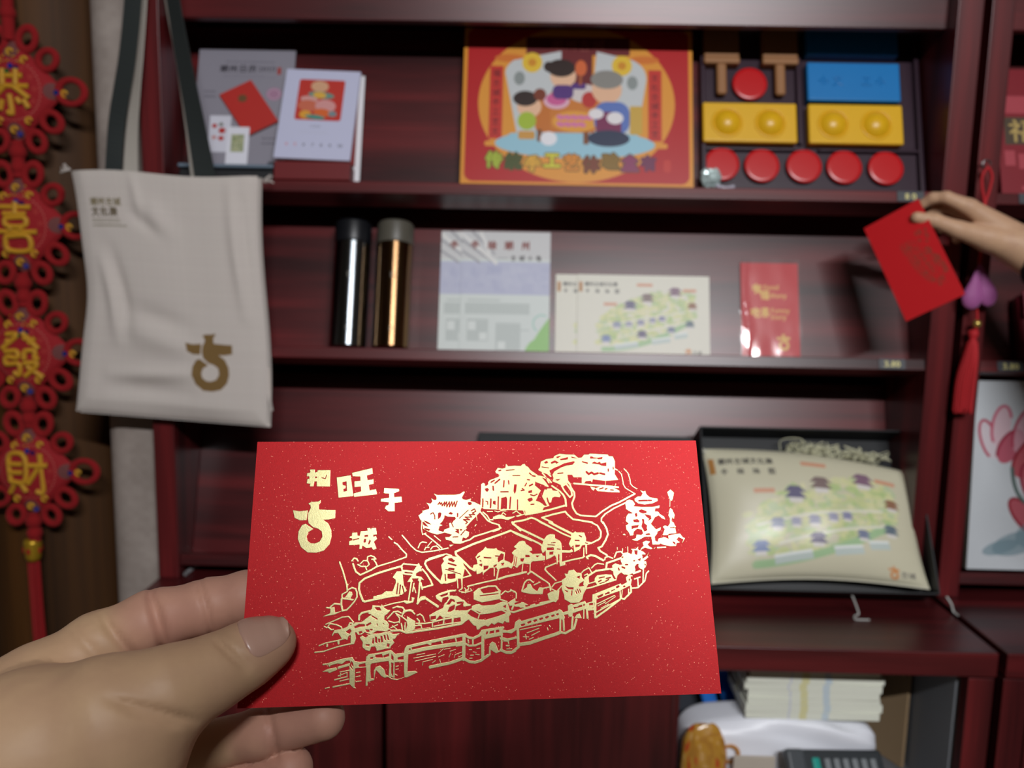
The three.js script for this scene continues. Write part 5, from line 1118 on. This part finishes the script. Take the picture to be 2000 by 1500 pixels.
// ---------------------------------------------------------------- inside the open compartment
{
  const shelfY = 0.64;
  const bag = thing('plastic_parcel', 'white plastic parcel with orange print under the paper stack', 'parcel', 0.392, shelfY, 0.122);
  const nx = 60, ny = 60, p = [], id = [];
  for (let j = 0; j <= ny; j++) for (let i = 0; i <= nx; i++) { const u = i / nx, a = 2 * u - 1, th = j / ny * Math.PI * 2, e = Math.pow(Math.max(0, 1 - Math.pow(Math.abs(a), 6)), 0.5), c = Math.cos(th), s = Math.sin(th), sq = (q) => Math.sign(q) * Math.pow(Math.abs(q), 0.42), fold = 0.004 * Math.sin(u * 5 + 3 * s + 3 * noise2(u * 5, s * 3)) + 0.0025 * Math.sin(u * 13 + 8 * s); p.push(a * 0.148, 0.066 + sq(s) * (0.064 + (s > 0 ? fold - 0.006 * a * a : 0)) * (0.35 + 0.65 * e), sq(c) * (0.044 * (0.2 + 0.8 * e) + (c > 0 ? fold * 0.5 : 0))); }
  for (let j = 0; j < ny; j++) for (let i = 0; i < nx; i++) { const a = j * (nx + 1) + i, b = a + 1, d = a + nx + 1, f = d + 1; id.push(a, d, b, b, d, f); }
  const bg = new THREE.BufferGeometry(); bg.setAttribute('position', new THREE.Float32BufferAttribute(p, 3)); bg.setIndex(id); bg.computeVertexNormals();
  mesh('plastic_skin', bg, mat(0xf0f2fa, 0.4), bag);
  const ochre = mat(0xbf8646, 0.5); mesh('ring_print', new THREE.TorusGeometry(0.0125, 0.003, 8, 40).scale(1, 1, 0.3), ochre, bag, -0.078, 0.084, 0.0475); mesh('bar_print', rbox(0.006, 0.03, 0.0016, 0.0008, 1, 0, 0, 0).rotateZ(0.15), ochre, bag, -0.1, 0.086, 0.0475);
  // stack of paper bundles
  const [pc, pg] = canvas(512, 32); pg.fillStyle = '#e6e8d8'; pg.fillRect(0, 0, 512, 32); for (let y = 0; y < 32; y += 2) { pg.globalAlpha = 0.35; pg.fillStyle = y % 4 ? '#cfd2c2' : '#f2f4e6'; pg.fillRect(0, y, 512, 1); } pg.globalAlpha = 0.7; pg.fillStyle = '#d9d08c'; pg.fillRect(205, 0, 28, 32); pg.fillStyle = '#b9cbdc'; pg.fillRect(292, 0, 26, 32); pg.fillStyle = '#d0d3dc'; pg.fillRect(160, 0, 10, 32); pg.globalAlpha = 1;
  const side = printed(pc, 0.85), top = mat(0xe4e6d8, 0.8), names = ['lowest', 'second lowest', 'third from the bottom', 'fourth from the bottom', 'fourth from the top', 'third from the top', 'second from the top', 'topmost'];
  let y = 0.7725;
  for (let k = 0; k < 8; k++) { const h = 0.0105 + 0.0015 * Math.sin(k * 2.3), w = 0.196 + 0.006 * Math.sin(k * 1.7), o = thing('paper_bundle', names[k] + ' bundle of cream printed slips in the stack under the worktop', 'paper', 0.436 + 0.004 * Math.sin(k * 3.1), y, 0.107, 'paper bundles'); const gm = box(w, h, 0.094, 0, h / 2, 0), q = gm.attributes.position; o.rotation.y = 0.03 * Math.sin(k * 1.3); mesh('slips', gm, [side, side, top, top, side, side], o); y += h + 0.0004; }
  const blue = mat(0x2f78d2, 0.3, { clearcoat: 0.4 });
  for (const [x, z, l] of [[0.338, 0.05, 'blue plastic folder standing nearer the red envelope'], [0.372, 0.02, 'blue plastic folder standing behind its twin']]) { const o = thing('blue_folder', l, 'folder', x, shelfY + 0.009, z, 'blue folders'); o.rotation.z = 0.3; mesh('cover', rbox(0.024, 0.2, 0.026, 0.006, 3, 0, 0.1, 0), blue, o); }
  const gb = thing('grey_gadget', 'small grey and black gadget at the left of the open compartment', 'gadget', 0.274, shelfY, 0.0); mesh('lower_case', rbox(0.05, 0.118, 0.06, 0.004, 2, 0, 0.06, 0), mat(0x3a3d44, 0.5), gb); mesh('upper_case', rbox(0.046, 0.05, 0.055, 0.006, 3, -0.004, 0.15, 0), mat(0x9a9da8, 0.45), gb); mesh('band', rbox(0.052, 0.012, 0.058, 0.003, 2, -0.001, 0.146, 0.001), mat(0x3c3f46, 0.5), gb);
  const df = thing('dark_folder', 'dark green folder between the blue folders and the paper stack', 'folder', 0.405, shelfY + 0.001, -0.04); df.rotation.z = 0.06; mesh('cover', rbox(0.012, 0.21, 0.13, 0.003, 2, 0, 0.105, 0), mat(0x2c332e, 0.5), df);
  // bag of golden sweets
  const sw = thing('snack_bag', 'clear bag of golden brown snacks beside the door edge', 'snack', 0.272, shelfY, 0.183), ig = new THREE.SphereGeometry(1, 64, 48), ip = ig.attributes.position, col = [];
  for (let i = 0; i < ip.count; i++) { const x = ip.getX(i), yy = ip.getY(i), z = ip.getZ(i), nn = noise3(x * 4, yy * 4, z * 4), k = 0.93 + 0.14 * nn; ip.setXYZ(i, Math.sign(x) * Math.pow(Math.abs(x), 0.75) * 0.034 * k, 0.0695 + Math.sign(yy) * Math.pow(Math.abs(yy), 0.8) * 0.069 * k, z * 0.0175 * k); const m = noise3(x * 7 + 5, yy * 7, z * 7), q = m > 0.62 ? [0.62, 0.36, 0.13] : m < 0.4 ? [0.42, 0.19, 0.03] : [0.5, 0.25, 0.035]; const r = noise3(x * 5 + 30, yy * 5, z * 5 + 9); if (r > 0.66) { q[0] = 0.5; q[1] = 0.07; q[2] = 0.02; } col.push(...q); }
  ig.setAttribute('color', new THREE.Float32BufferAttribute(col, 3)); ig.computeVertexNormals(); mesh('contents', ig, mat(0xffffff, 0.22, { vertexColors: true, clearcoat: 0.8, clearcoatRoughness: 0.15 }), sw);
  // remote control
  const rc = thing('remote_control', 'dark grey remote control with a teal button at the bottom edge', 'remote', 0.46, 0.722, 0.188); rc.rotation.set(0.85, 0.05, -0.2);
  mesh('case', rbox(0.15, 0.018, 0.042, 0.006, 4), mat(0x34383b, 0.4), rc); mesh('end_face', rbox(0.03, 0.019, 0.043, 0.006, 4, -0.062, 0.0006, 0), mat(0x4a4e52, 0.4), rc);
  mesh('teal_button', rbox(0.012, 0.006, 0.018, 0.0028, 3, -0.034, 0.0095, 0), mat(0x1f9a8c, 0.4), rc); for (let k = 0; k < 6; k++) mesh('grey_button', rbox(0.009, 0.005, 0.016, 0.002, 2, -0.016 + k * 0.0145, 0.0092, 0), mat(0x7d8285, 0.5), rc);
  const prop = mesh('card_pile', rbox(0.15, 0.066, 0.024, 0.003, 2, 0, 0.033, 0), mat(0xc9bfae, 0.7), scene, 0.462, shelfY, 0.182); tag(prop, 'small cream carton under the remote control', 'box');
  const note = mesh('note_card', rbox(0.06, 0.092, 0.004, 0.001, 1, 0, 0.046, 0), mat(0xbfb4a6, 0.7), scene, 0.345, shelfY, 0.186); tag(note, 'small cream note card beside the remote control', 'card');
  const cb = thing('cardboard_sheet', 'brown cardboard sheet against the right wall of the compartment', 'cardboard', 0.572, shelfY, -0.05); cb.rotation.y = 0.42; mesh('sheet', box(0.006, 0.22, 0.24, 0, 0.111, 0), mat(0xa58a68, 0.85), cb);
}
// ---------------------------------------------------------------- the big red envelope in the foreground
function drawCardArt(g, s, gold, red) {
  g.lineCap = g.lineJoin = 'round';
  for (const [k, w, q] of CARD_ART) { path(g, q, k === 'f' || k === 'h', 0, 0, s); if (k === 'f') { g.fillStyle = gold; g.fill(); g.strokeStyle = gold; g.lineWidth = 1.6 * s; g.stroke(); } else if (k === 'h') { g.fillStyle = red; g.fill(); } else { g.strokeStyle = k === 's' ? gold : red; g.lineWidth = w * s; g.stroke(); } }
}
{
  const W = 2016, H = 1116, s = W / 1680, [mc, mg] = canvas(W, H);
  mg.fillStyle = '#000'; mg.fillRect(0, 0, W, H); drawCardArt(mg, s, '#fff', '#000');
  const mask = mg.getImageData(0, 0, W, H).data, N = W * H, col = new Uint8Array(N * 4), orm = new Uint8Array(N * 4), bump = new Uint8Array(N * 4);
  const fleck = new Float32Array(N);
  for (let i = 0; i < 5200; i++) { const x = Math.floor(rnd() * (W - 4)), y = Math.floor(rnd() * (H - 4)), b = Math.pow(rnd(), 2.2), r = b > 0.4 ? 2 : 1; if (noise2(x / 120, y / 120) < 0.36 && rnd() < 0.6) continue; for (let dy = 0; dy <= r; dy++) for (let dx = 0; dx <= r; dx++) fleck[(y + dy) * W + x + dx] = 0.25 + 0.75 * b; }
  for (let y = 0; y < H; y++) for (let x = 0; x < W; x++) {
    const i = y * W + x, m = mask[i * 4] / 255, n = 0.94 + 0.12 * noise2(x * 0.45, y * 0.45), f = fleck[i] * (1 - m), o = ((H - 1 - y) * W + x) * 4;
    const red = [168 * n, 13 * n, 19 * n], c = mix(mix(red, [255, 176, 140], f), [152 * n, 146 * n, 105 * n], m);
    for (let k = 0; k < 3; k++) col[o + k] = Math.min(255, c[k]);
    orm[o + 1] = 255 * (0.42 * (1 - m) + 0.3 * m + 0.05 * (n - 0.94)); orm[o + 2] = 255 * (0.36 * (1 - m) + 0.9 * m); bump[o] = bump[o + 1] = bump[o + 2] = 120 + 100 * m + 14 * (n - 1) / 0.06;
    col[o + 3] = orm[o + 3] = bump[o + 3] = 255;
  }
  const dt = (d, srgb) => { const t = new THREE.DataTexture(d, W, H); t.magFilter = t.minFilter = THREE.LinearFilter; if (srgb) t.colorSpace = THREE.SRGBColorSpace; t.needsUpdate = true; return t; };
  const ot = dt(orm, false), front = mat(0xffffff, 1, { map: dt(col, true), roughnessMap: ot, metalness: 1, metalnessMap: ot, bumpMap: dt(bump, false), bumpScale: 0.00006, specularIntensity: 0.45 });
  const TL = V(-0.0988, 1.354, 0.9972), TR = V(0.0683, 1.3547, 0.9799), BL = V(-0.0933, 1.2711, 1.0389), ex = TR.clone().sub(TL).normalize(), ey = TL.clone().sub(BL).normalize(), ez = ex.clone().cross(ey).normalize(); ey.copy(ez).cross(ex);
  const o = thing('red_envelope', 'large glittering red envelope with a gold town map held in front', 'envelope'); o.quaternion.setFromRotationMatrix(new THREE.Matrix4().makeBasis(ex, ey, ez)); o.position.copy(TL).addScaledVector(ex, 0.084).addScaledVector(ey, -0.093);
  const edge = mat(0xa81219, 0.55, { metalness: 0.3 });
  mesh('front_sheet', box(0.168, 0.093, 0.0004, 0, 0.0465, 0), [edge, edge, edge, edge, front, edge], o);
  mesh('back_sheet', box(0.1672, 0.0918, 0.0004, 0, 0.0471, -0.0005), edge, o);
  mesh('closing_flap', box(0.022, 0.092, 0.0003, -0.072, 0.0467, -0.0009), edge, o);
}

// ---------------------------------------------------------------- bodies from joints: distance to tapered capsules, joined smoothly and meshed
const smin = (a, b, k) => { const h = Math.max(k - Math.abs(a - b), 0) / k; return Math.min(a, b) - h * h * k * 0.25; };
function chainDist(x, y, z, j, k) {
  let d = 1e9;
  for (let i = 0; i + 1 < j.length; i++) {
    const a = j[i], b = j[i + 1], bx = b[0] - a[0], by = b[1] - a[1], bz = b[2] - a[2], px = x - a[0], py = y - a[1], pz = z - a[2];
    const t = Math.max(0, Math.min(1, (px * bx + py * by + pz * bz) / (bx * bx + by * by + bz * bz + 1e-12))), dx = px - t * bx, dy = py - t * by, dz = pz - t * bz;
    d = smin(d, Math.sqrt(dx * dx + dy * dy + dz * dz) - (a[3] + t * (b[3] - a[3])), k);
  }
  return d;
}
function meshField(f, lo, hi, h, color) {   // surface nets
  const n = [0, 1, 2].map((k) => Math.ceil((hi[k] - lo[k]) / h) + 1), [nx, ny, nz] = n, val = new Float32Array(nx * ny * nz);
  for (let k = 0, i = 0; k < nz; k++) for (let j = 0; j < ny; j++) for (let q = 0; q < nx; q++, i++) val[i] = f(lo[0] + q * h, lo[1] + j * h, lo[2] + k * h);
  const at = new Int32Array(nx * ny * nz).fill(-1), pos = [], st = [1, nx, nx * ny];
  const C = []; for (let c = 0; c < 8; c++) C.push((c & 1) * st[0] + ((c >> 1) & 1) * st[1] + (c >> 2) * st[2]);
  const E = []; for (let a = 0; a < 8; a++) for (const b of [1, 2, 4]) if (!(a & b)) E.push([a, a | b]);
  for (let k = 0; k < nz - 1; k++) for (let j = 0; j < ny - 1; j++) for (let q = 0; q < nx - 1; q++) {
    const i = q + j * nx + k * nx * ny; let m = 0; for (let c = 0; c < 8; c++) if (val[i + C[c]] < 0) m |= 1 << c;
    if (m === 0 || m === 255) continue;
    let x = 0, y = 0, z = 0, cnt = 0;
    for (const [a, b] of E) { const va = val[i + C[a]], vb = val[i + C[b]]; if ((va < 0) === (vb < 0)) continue; const t = va / (va - vb); x += (a & 1) + t * ((b & 1) - (a & 1)); y += ((a >> 1) & 1) + t * (((b >> 1) & 1) - ((a >> 1) & 1)); z += (a >> 2) + t * ((b >> 2) - (a >> 2)); cnt++; }
    at[i] = pos.length / 3; pos.push(lo[0] + (q + x / cnt) * h, lo[1] + (j + y / cnt) * h, lo[2] + (k + z / cnt) * h);
  }
  const idx = [];
  for (let k = 1; k < nz - 1; k++) for (let j = 1; j < ny - 1; j++) for (let q = 1; q < nx - 1; q++) {
    const i = q + j * nx + k * nx * ny;
    for (let a = 0; a < 3; a++) { const v0 = val[i] < 0, v1 = val[i + st[a]] < 0; if (v0 === v1) continue; const u = st[(a + 1) % 3], w = st[(a + 2) % 3], A = at[i - u - w], B = at[i - w], D = at[i], F = at[i - u]; if (A < 0 || B < 0 || D < 0 || F < 0) continue; if (v0) idx.push(A, B, D, A, D, F); else idx.push(A, D, B, A, F, D); }
  }
  const nor = new Float32Array(pos.length), col = color ? new Float32Array(pos.length) : null, e = h * 0.35;
  for (let i = 0; i < pos.length; i += 3) {
    const x = pos[i], y = pos[i + 1], z = pos[i + 2], gx = f(x + e, y, z) - f(x - e, y, z), gy = f(x, y + e, z) - f(x, y - e, z), gz = f(x, y, z + e) - f(x, y, z - e), l = Math.hypot(gx, gy, gz) || 1;
    nor[i] = gx / l; nor[i + 1] = gy / l; nor[i + 2] = gz / l; if (col) { const c = color(x, y, z); col[i] = c[0]; col[i + 1] = c[1]; col[i + 2] = c[2]; }
  }
  const g = new THREE.BufferGeometry(); g.setAttribute('position', new THREE.Float32BufferAttribute(pos, 3)); g.setAttribute('normal', new THREE.BufferAttribute(nor, 3)); if (col) g.setAttribute('color', new THREE.BufferAttribute(col, 3)); g.setIndex(idx);
  return g;
}
const skinMat = mat(0xffffff, 0.5, { vertexColors: true, specularIntensity: 0.6, sheen: 0.15, sheenColor: new THREE.Color(0.9, 0.5, 0.4) });
const skinTone = (x, y, z, pink = 0) => { const n = noise3(x * 160, y * 160, z * 160), m = noise3(x * 1100, y * 1100, z * 1100), k = 0.9 + 0.16 * n + 0.06 * m; return [(0.54 + 0.03 * pink) * k, (0.345 - 0.045 * pink) * k * (0.96 + 0.06 * n), (0.205 + 0.01 * pink) * k]; };

{ // the photographer's left hand
  const P = PHOTOGRAPHER_HAND, person = thing('person', 'hand in the foreground pinching the large red envelope between thumb and fingers', 'person', -0.19, 1.24, 1.06);
  const off = (j) => j.map(([x, y, z, r]) => [x + 0.19, y - 1.24, z - 1.06, r]), S = Object.fromEntries(Object.entries(P).map(([k, v]) => [k, off(v)])), CR = HAND_CREASES.map((c) => [c[0] + 0.19, c[1] - 1.24, c[2] - 1.06, ...c.slice(3)]);
  const field = (x, y, z) => {
    let palm = smin(smin(chainDist(x, y, z, S.palm1, 0.004), chainDist(x, y, z, S.palm2, 0.004), 0.014), chainDist(x, y, z, S.palm3, 0.004), 0.014);
    palm = smin(palm, chainDist(x, y, z, S.arm, 0.01), 0.02);
    const thumb = smin(chainDist(x, y, z, S.thumb, 0.005), chainDist(x, y, z, S.thenar, 0.005), 0.012), base = smin(palm, thumb, 0.012);
    let d = base;
    for (const k of ['index', 'middle', 'ring', 'little']) d = Math.min(d, smin(chainDist(x, y, z, S[k], 0.004), palm, 0.007));
    d = smin(d, base, 0.0012);
    if (d < 0.004 && d > -0.004) {
      for (const c of CR) { const dx = x - c[0], dy = y - c[1], dz = z - c[2], r2 = dx * dx + dy * dy + dz * dz; if (r2 > c[6] * c[6]) continue; const s = (dx * c[3] + dy * c[4] + dz * c[5]) + 0.0006 * Math.sin((dx - dy + dz) * 110), fall = 1 - Math.sqrt(r2) / c[6]; d += c[7] * Math.exp(-s * s / (c[8] * c[8])) * Math.min(1, fall * 2.2); }
      d += 0.00022 * (noise3(x * 420, y * 420, z * 420) - 0.5);
    }
    return d;
  };
  const fingerPink = (x, y, z) => { const a = Math.min(chainDist(x, y, z, S.index.slice(0, 4), 0.004), chainDist(x, y, z, S.middle.slice(0, 2), 0.004), chainDist(x, y, z, S.ring.slice(0, 2), 0.004)), t = chainDist(x, y, z, S.thumb.slice(0, 2), 0.004); return Math.max(0, Math.min(1, 1 - a / 0.006)) + 0.6 * Math.max(0, Math.min(1, 1 - t / 0.004)); };
  const g = meshField(field, [-0.13, -0.12, -0.075], [0.14, 0.085, 0.1], 0.0014, (x, y, z) => skinTone(x, y, z, fingerPink(x, y, z)));
  mesh('left_hand', g, skinMat, person);
  // thumb nail
  const J1 = new THREE.Vector3(...S.thumb[0].slice(0, 3)), J2 = new THREE.Vector3(...S.thumb[1].slice(0, 3)), ax = J1.clone().sub(J2).normalize(), D = V(-0.0357, 0.8536, 0.5198); D.addScaledVector(ax, -D.dot(ax)).normalize(); const Sd = ax.clone().cross(D);
  const np = [], ni = [], nu = 26, nv = 26;
  for (let layer = 0; layer < 2; layer++) for (let j = 0; j <= nv; j++) for (let i = 0; i <= nu; i++) {
    const b = j / nv * 2 - 1, a = i / nu * 2 - 1, s = -0.0012 + 0.0078 * b, half = 0.92 * Math.pow(Math.max(0, 1 - Math.pow(Math.abs(b), 4)), 0.42), phi = a * half, q = J1.clone().addScaledVector(ax, s), out = D.clone().multiplyScalar(Math.cos(phi)).addScaledVector(Sd, Math.sin(phi));
    let r0 = 0.002, r1 = 0.02; for (let k = 0; k < 14; k++) { const m = (r0 + r1) / 2; if (field(q.x + out.x * m, q.y + out.y * m, q.z + out.z * m) < 0) r0 = m; else r1 = m; }
    const r = Math.max(r0, 0.0066) + (layer ? -0.0008 : 0.0005) - 0.0004 * Math.pow(Math.abs(a), 6) - 0.0005 * Math.max(0, -b * 10 - 8.6), p = q.addScaledVector(out, r); np.push(p.x, p.y, p.z);
  }
  const ns = (nu + 1) * (nv + 1); for (let l = 0; l < 2; l++) for (let j = 0; j < nv; j++) for (let i = 0; i < nu; i++) { const a = l * ns + j * (nu + 1) + i, b = a + 1, d = a + nu + 1, e = d + 1; if (l) ni.push(a, b, d, b, e, d); else ni.push(a, d, b, b, d, e); }
  const ng = new THREE.BufferGeometry(); ng.setAttribute('position', new THREE.Float32BufferAttribute(np, 3)); ng.setIndex(ni); ng.computeVertexNormals();
  mesh('thumb_nail', ng, mat(0xc39a88, 0.32, { clearcoat: 0.4, clearcoatRoughness: 0.3 }), person);
  // the rest of the photographer, standing behind the phone
  const O = [0.19, -1.24, -1.06], L = (x, y, z, r) => [x + O[0], y + O[1], z + O[2], r];
  const sleeves = (x, y, z) => { let d = chainDist(x, y, z, [L(0.1, 0.86, 1.62, 0.15), L(0.1, 1.12, 1.6, 0.145), L(0.1, 1.31, 1.57, 0.14)], 0.03); d = smin(d, chainDist(x, y, z, [L(0.11, 1.4, 1.55, 0.07), L(-0.12, 1.39, 1.54, 0.068), L(-0.29, 1.15, 1.33, 0.058), L(-0.237, 1.193, 1.105, 0.047)], 0.02), 0.04); d = smin(d, chainDist(x, y, z, [L(0.11, 1.4, 1.55, 0.07), L(0.31, 1.39, 1.56, 0.068), L(0.33, 1.15, 1.47, 0.056), L(0.13, 1.33, 1.37, 0.044)], 0.02), 0.04); return d; };
  mesh('jacket', meshField(sleeves, [-0.22, -0.56, -0.06], [0.64, 0.27, 0.78], 0.012), mat(0x23262e, 0.9), person);
  const hd = (x0, y0, z0) => { const x = x0 - O[0] - 0.13, y = y0 - O[1] + 0.02, z = z0 - O[2] + 0.09, dx = x / 0.08, dy = (y - 1.63) / 0.112, dz = (z - 1.56) / 0.098; let d = (Math.sqrt(dx * dx + dy * dy + dz * dz) - 1) * 0.085; d = smin(d, chainDist(x, y, z, [[0, 1.56, 1.58, 0.055], [0, 1.44, 1.61, 0.058]], 0.01), 0.03); d = smin(d, chainDist(x, y, z, [[0, 1.645, 1.468, 0.007], [0, 1.618, 1.456, 0.013]], 0.01), 0.012); for (const q of [-1, 1]) d = smin(d, chainDist(x, y, z, [[q * 0.08, 1.645, 1.57, 0.012], [q * 0.08, 1.615, 1.565, 0.009]], 0.01), 0.01); return d; };
  mesh('head', meshField(hd, [0.2, 0.13, 0.26], [0.46, 0.51, 0.56], 0.006, (x, y, z) => skinTone(x, y, z, 0)), skinMat, person);
  const hr = (x0, y0, z0) => { const x = x0 - O[0] - 0.13, y = y0 - O[1] + 0.02, z = z0 - O[2] + 0.09, dx = x / 0.1, dy = (y - 1.645) / 0.115, dz = (z - 1.572) / 0.105; return Math.max((Math.sqrt(dx * dx + dy * dy + dz * dz) - 1) * 0.09, (1.68 - y) * 0.6 - (z - 1.5)); };
  mesh('hair', meshField(hr, [0.2, 0.22, 0.26], [0.46, 0.53, 0.58], 0.006), mat(0x17120f, 0.6), person);
  const rh = (x, y, z) => { let d = chainDist(x, y, z, [L(0.14, 1.32, 1.375, 0.03), L(0.085, 1.36, 1.35, 0.026), L(0.06, 1.4, 1.345, 0.02)], 0.02); for (let k = 0; k < 4; k++) d = smin(d, chainDist(x, y, z, [L(0.06, 1.36 + k * 0.02, 1.338, 0.011), L(0.052, 1.362 + k * 0.02, 1.315, 0.009), L(0.046, 1.362 + k * 0.02, 1.304, 0.007)], 0.004), 0.004); return smin(d, chainDist(x, y, z, [L(0.07, 1.36, 1.35, 0.016), L(0.04, 1.385, 1.335, 0.01), L(0.015, 1.4, 1.33, 0.008)], 0.004), 0.006); };
  mesh('right_hand', meshField(rh, [0.17, 0.0, 0.22], [0.38, 0.22, 0.36], 0.004, (x, y, z) => skinTone(x, y, z, 0.2)), skinMat, person);
  const legs = (x, y, z) => smin(chainDist(x, y, z, [L(0.01, 0.8, 1.63, 0.105), L(0.0, 0.46, 1.64, 0.068), L(0.0, 0.1, 1.68, 0.052)], 0.02), chainDist(x, y, z, [L(0.19, 0.8, 1.63, 0.105), L(0.2, 0.46, 1.64, 0.068), L(0.2, 0.1, 1.68, 0.052)], 0.02), 0.02);
  mesh('trousers', meshField(legs, [0.04, -1.22, 0.44], [0.54, -0.3, 0.78], 0.014), mat(0x262b36, 0.9), person);
  for (const q of [0.0, 0.2]) mesh('shoe', meshField((x, y, z) => Math.max(chainDist(x, y, z, [[0, 0.045, 0.05, 0.045], [0, 0.03, -0.14, 0.038]], 0.02), -y + 0.001), [-0.06, -0.006, -0.2], [0.06, 0.1, 0.11], 0.008), mat(0x1c1a1a, 0.5), person, q + 0.19, -1.24, 1.68 - 1.06);
  const phone = thing('phone', 'dark phone held up behind the red envelope by the photographer', 'phone', 0.012, 1.362, 1.3165); phone.rotation.x = rad(-7.9);
  mesh('case', rbox(0.07, 0.14, 0.008, 0.004, 3), mat(0x1a1b1e, 0.35), phone); mesh('screen', box(0.062, 0.12, 0.0006, 0, 0, 0.0042), mat(0x101114, 0.1), phone);
}

{ // the visitor at the right who lifts a small red packet
  const P = VISITOR_HAND, O = [1.06, 0, 0.55], person = thing('person', 'person at the right edge reaching in and lifting a small red packet', 'person', ...O);
  const S = Object.fromEntries(Object.entries(P).map(([k, v]) => [k, v.map(([x, y, z, r]) => [x - O[0], y - O[1], z - O[2], r])]));
  const wrist = [0.718 - O[0], 1.4655, 0.07 - O[2], 0.025], elbow = [-0.2, 1.27, -0.33, 0.04], shoulder = [-0.16, 1.36, -0.05, 0.055];
  const hand = (x, y, z) => { const arm = chainDist(x, y, z, [wrist, elbow], 0.01); let d = smin(chainDist(x, y, z, S.thumb, 0.005), arm, 0.02); for (const k of ['index', 'middle', 'ring', 'little']) d = smin(d, chainDist(x, y, z, S[k], 0.004), 0.0035); return d; };
  const g = meshField(hand, [-0.51, 1.22, -0.56], [-0.16, 1.56, -0.28], 0.003, (x, y, z) => skinTone(x, y, z, 0.2));
  // head and neck complete the body outside the frame
  const head = (x, y, z) => { const dx = (x) / 0.078, dy = (y - 1.53) / 0.108, dz = (z + 0.01) / 0.092; let d = (Math.sqrt(dx * dx + dy * dy + dz * dz) - 1) * 0.08; d = smin(d, chainDist(x, y, z, [[0, 1.47, 0.0, 0.05], [0, 1.38, 0.02, 0.052]], 0.01), 0.03); d = smin(d, chainDist(x, y, z, [[-0.04, 1.545, -0.088, 0.007], [-0.05, 1.522, -0.1, 0.012]], 0.01), 0.012); for (const s of [-1, 1]) d = smin(d, chainDist(x, y, z, [[s * 0.078, 1.54, 0.0, 0.012], [s * 0.078, 1.515, -0.002, 0.009]], 0.01), 0.01); return d; };
  const g2 = meshField(head, [-0.12, 1.32, -0.14], [0.12, 1.66, 0.12], 0.006, (x, y, z) => (Math.hypot(x + 0.045, (y - 1.485) * 2.2, z + 0.09) < 0.022 ? [0.4, 0.12, 0.1] : skinTone(x, y, z, 0)));
  mesh('right_hand', g, skinMat, person); mesh('head', g2, skinMat, person);
  const coat = (x, y, z) => { let d = chainDist(x, y, z, [[0, 0.9, 0.03, 0.155], [0, 1.1, 0.02, 0.14], [0, 1.28, 0.01, 0.14]], 0.03); d = smin(d, chainDist(x, y, z, [[0, 1.33, 0.01, 0.07], shoulder.with ? [shoulder[0], shoulder[1], shoulder[2], 0.062] : shoulder], 0.02), 0.05); d = smin(d, chainDist(x, y, z, [[0, 1.33, 0.01, 0.07], [0.17, 1.34, 0.04, 0.06]], 0.02), 0.05); d = smin(d, chainDist(x, y, z, [[shoulder[0], shoulder[1], shoulder[2], 0.06], [elbow[0], elbow[1], elbow[2], 0.054], [wrist[0] + 0.03, wrist[1] - 0.026, wrist[2] + 0.028, 0.041]], 0.015), 0.02); return smin(d, chainDist(x, y, z, [[0.17, 1.34, 0.04, 0.06], [0.2, 1.08, 0.06, 0.05], [0.16, 0.86, 0.0, 0.045]], 0.015), 0.02); };
  mesh('coat', meshField(coat, [-0.45, 0.68, -0.56], [0.3, 1.46, 0.26], 0.011), mat(0x22252b, 0.9), person);
  const trousers = (x, y, z) => smin(chainDist(x, y, z, [[-0.08, 0.8, 0.03, 0.1], [-0.09, 0.45, 0.03, 0.065], [-0.09, 0.09, 0.04, 0.05]], 0.02), chainDist(x, y, z, [[0.08, 0.8, 0.03, 0.1], [0.09, 0.45, 0.03, 0.065], [0.09, 0.09, 0.04, 0.05]], 0.02), 0.02);
  mesh('trousers', meshField(trousers, [-0.22, 0.02, -0.12], [0.22, 0.95, 0.18], 0.012), mat(0x2a3040, 0.9), person);
  for (const s of [-1, 1]) mesh('shoe', meshField((x, y, z) => Math.max(chainDist(x, y, z, [[0, 0.045, 0.05, 0.042], [0, 0.03, -0.13, 0.036]], 0.02), -y + 0.001), [-0.06, -0.006, -0.19], [0.06, 0.1, 0.11], 0.008), mat(0x1c1a1a, 0.5), person, s * 0.09, 0, 0);
  const hair = (x, y, z) => { const dx = x / 0.088, dy = (y - 1.545) / 0.112, dz = (z - 0.012) / 0.1; const cap = (Math.sqrt(dx * dx + dy * dy + dz * dz) - 1) * 0.09; return Math.max(cap, Math.min(0.9, (1.565 - y) * 0.6 - (z + 0.05))); };
  mesh('hair', meshField(hair, [-0.12, 1.4, -0.12], [0.12, 1.68, 0.14], 0.006), mat(0x17120f, 0.6), person);
}
{ // the packet in the visitor's hand
  const W = 420, H = 700, [c, g] = canvas(W, H); g.fillStyle = '#c8141c'; g.fillRect(0, 0, W, H);
  g.save(); g.translate(W * 0.98, H * 0.2); g.rotate(Math.PI / 2); drawCardArt(g, 0.28, '#96382a', '#c8141c'); g.restore();
  const k = 0.9824, u = V(0.069 * k, 0.049 * k, 0.05).normalize(), v = V(-0.044 * k, 0.139 * k, -0.076), n = u.clone().cross(v).normalize(); v.copy(n).cross(u).normalize();
  const o = thing('red_packet', 'bright red packet raised by the hand at the right', 'envelope', 0.563, 1.4442, 0.072); o.quaternion.setFromRotationMatrix(new THREE.Matrix4().makeBasis(u, v, n));
  const e = mat(0xb5121a, 0.6); mesh('front_sheet', box(0.084, 0.16, 0.0012), [e, e, e, e, printed(c, 0.5), e], o); mesh('closing_flap', box(0.082, 0.03, 0.0005, 0, 0.064, -0.0009), e, o);
}

scene.traverse((o) => { if (o.isMesh) o.castShadow = o.receiveShadow = true; });
renderer.render(scene, camera);
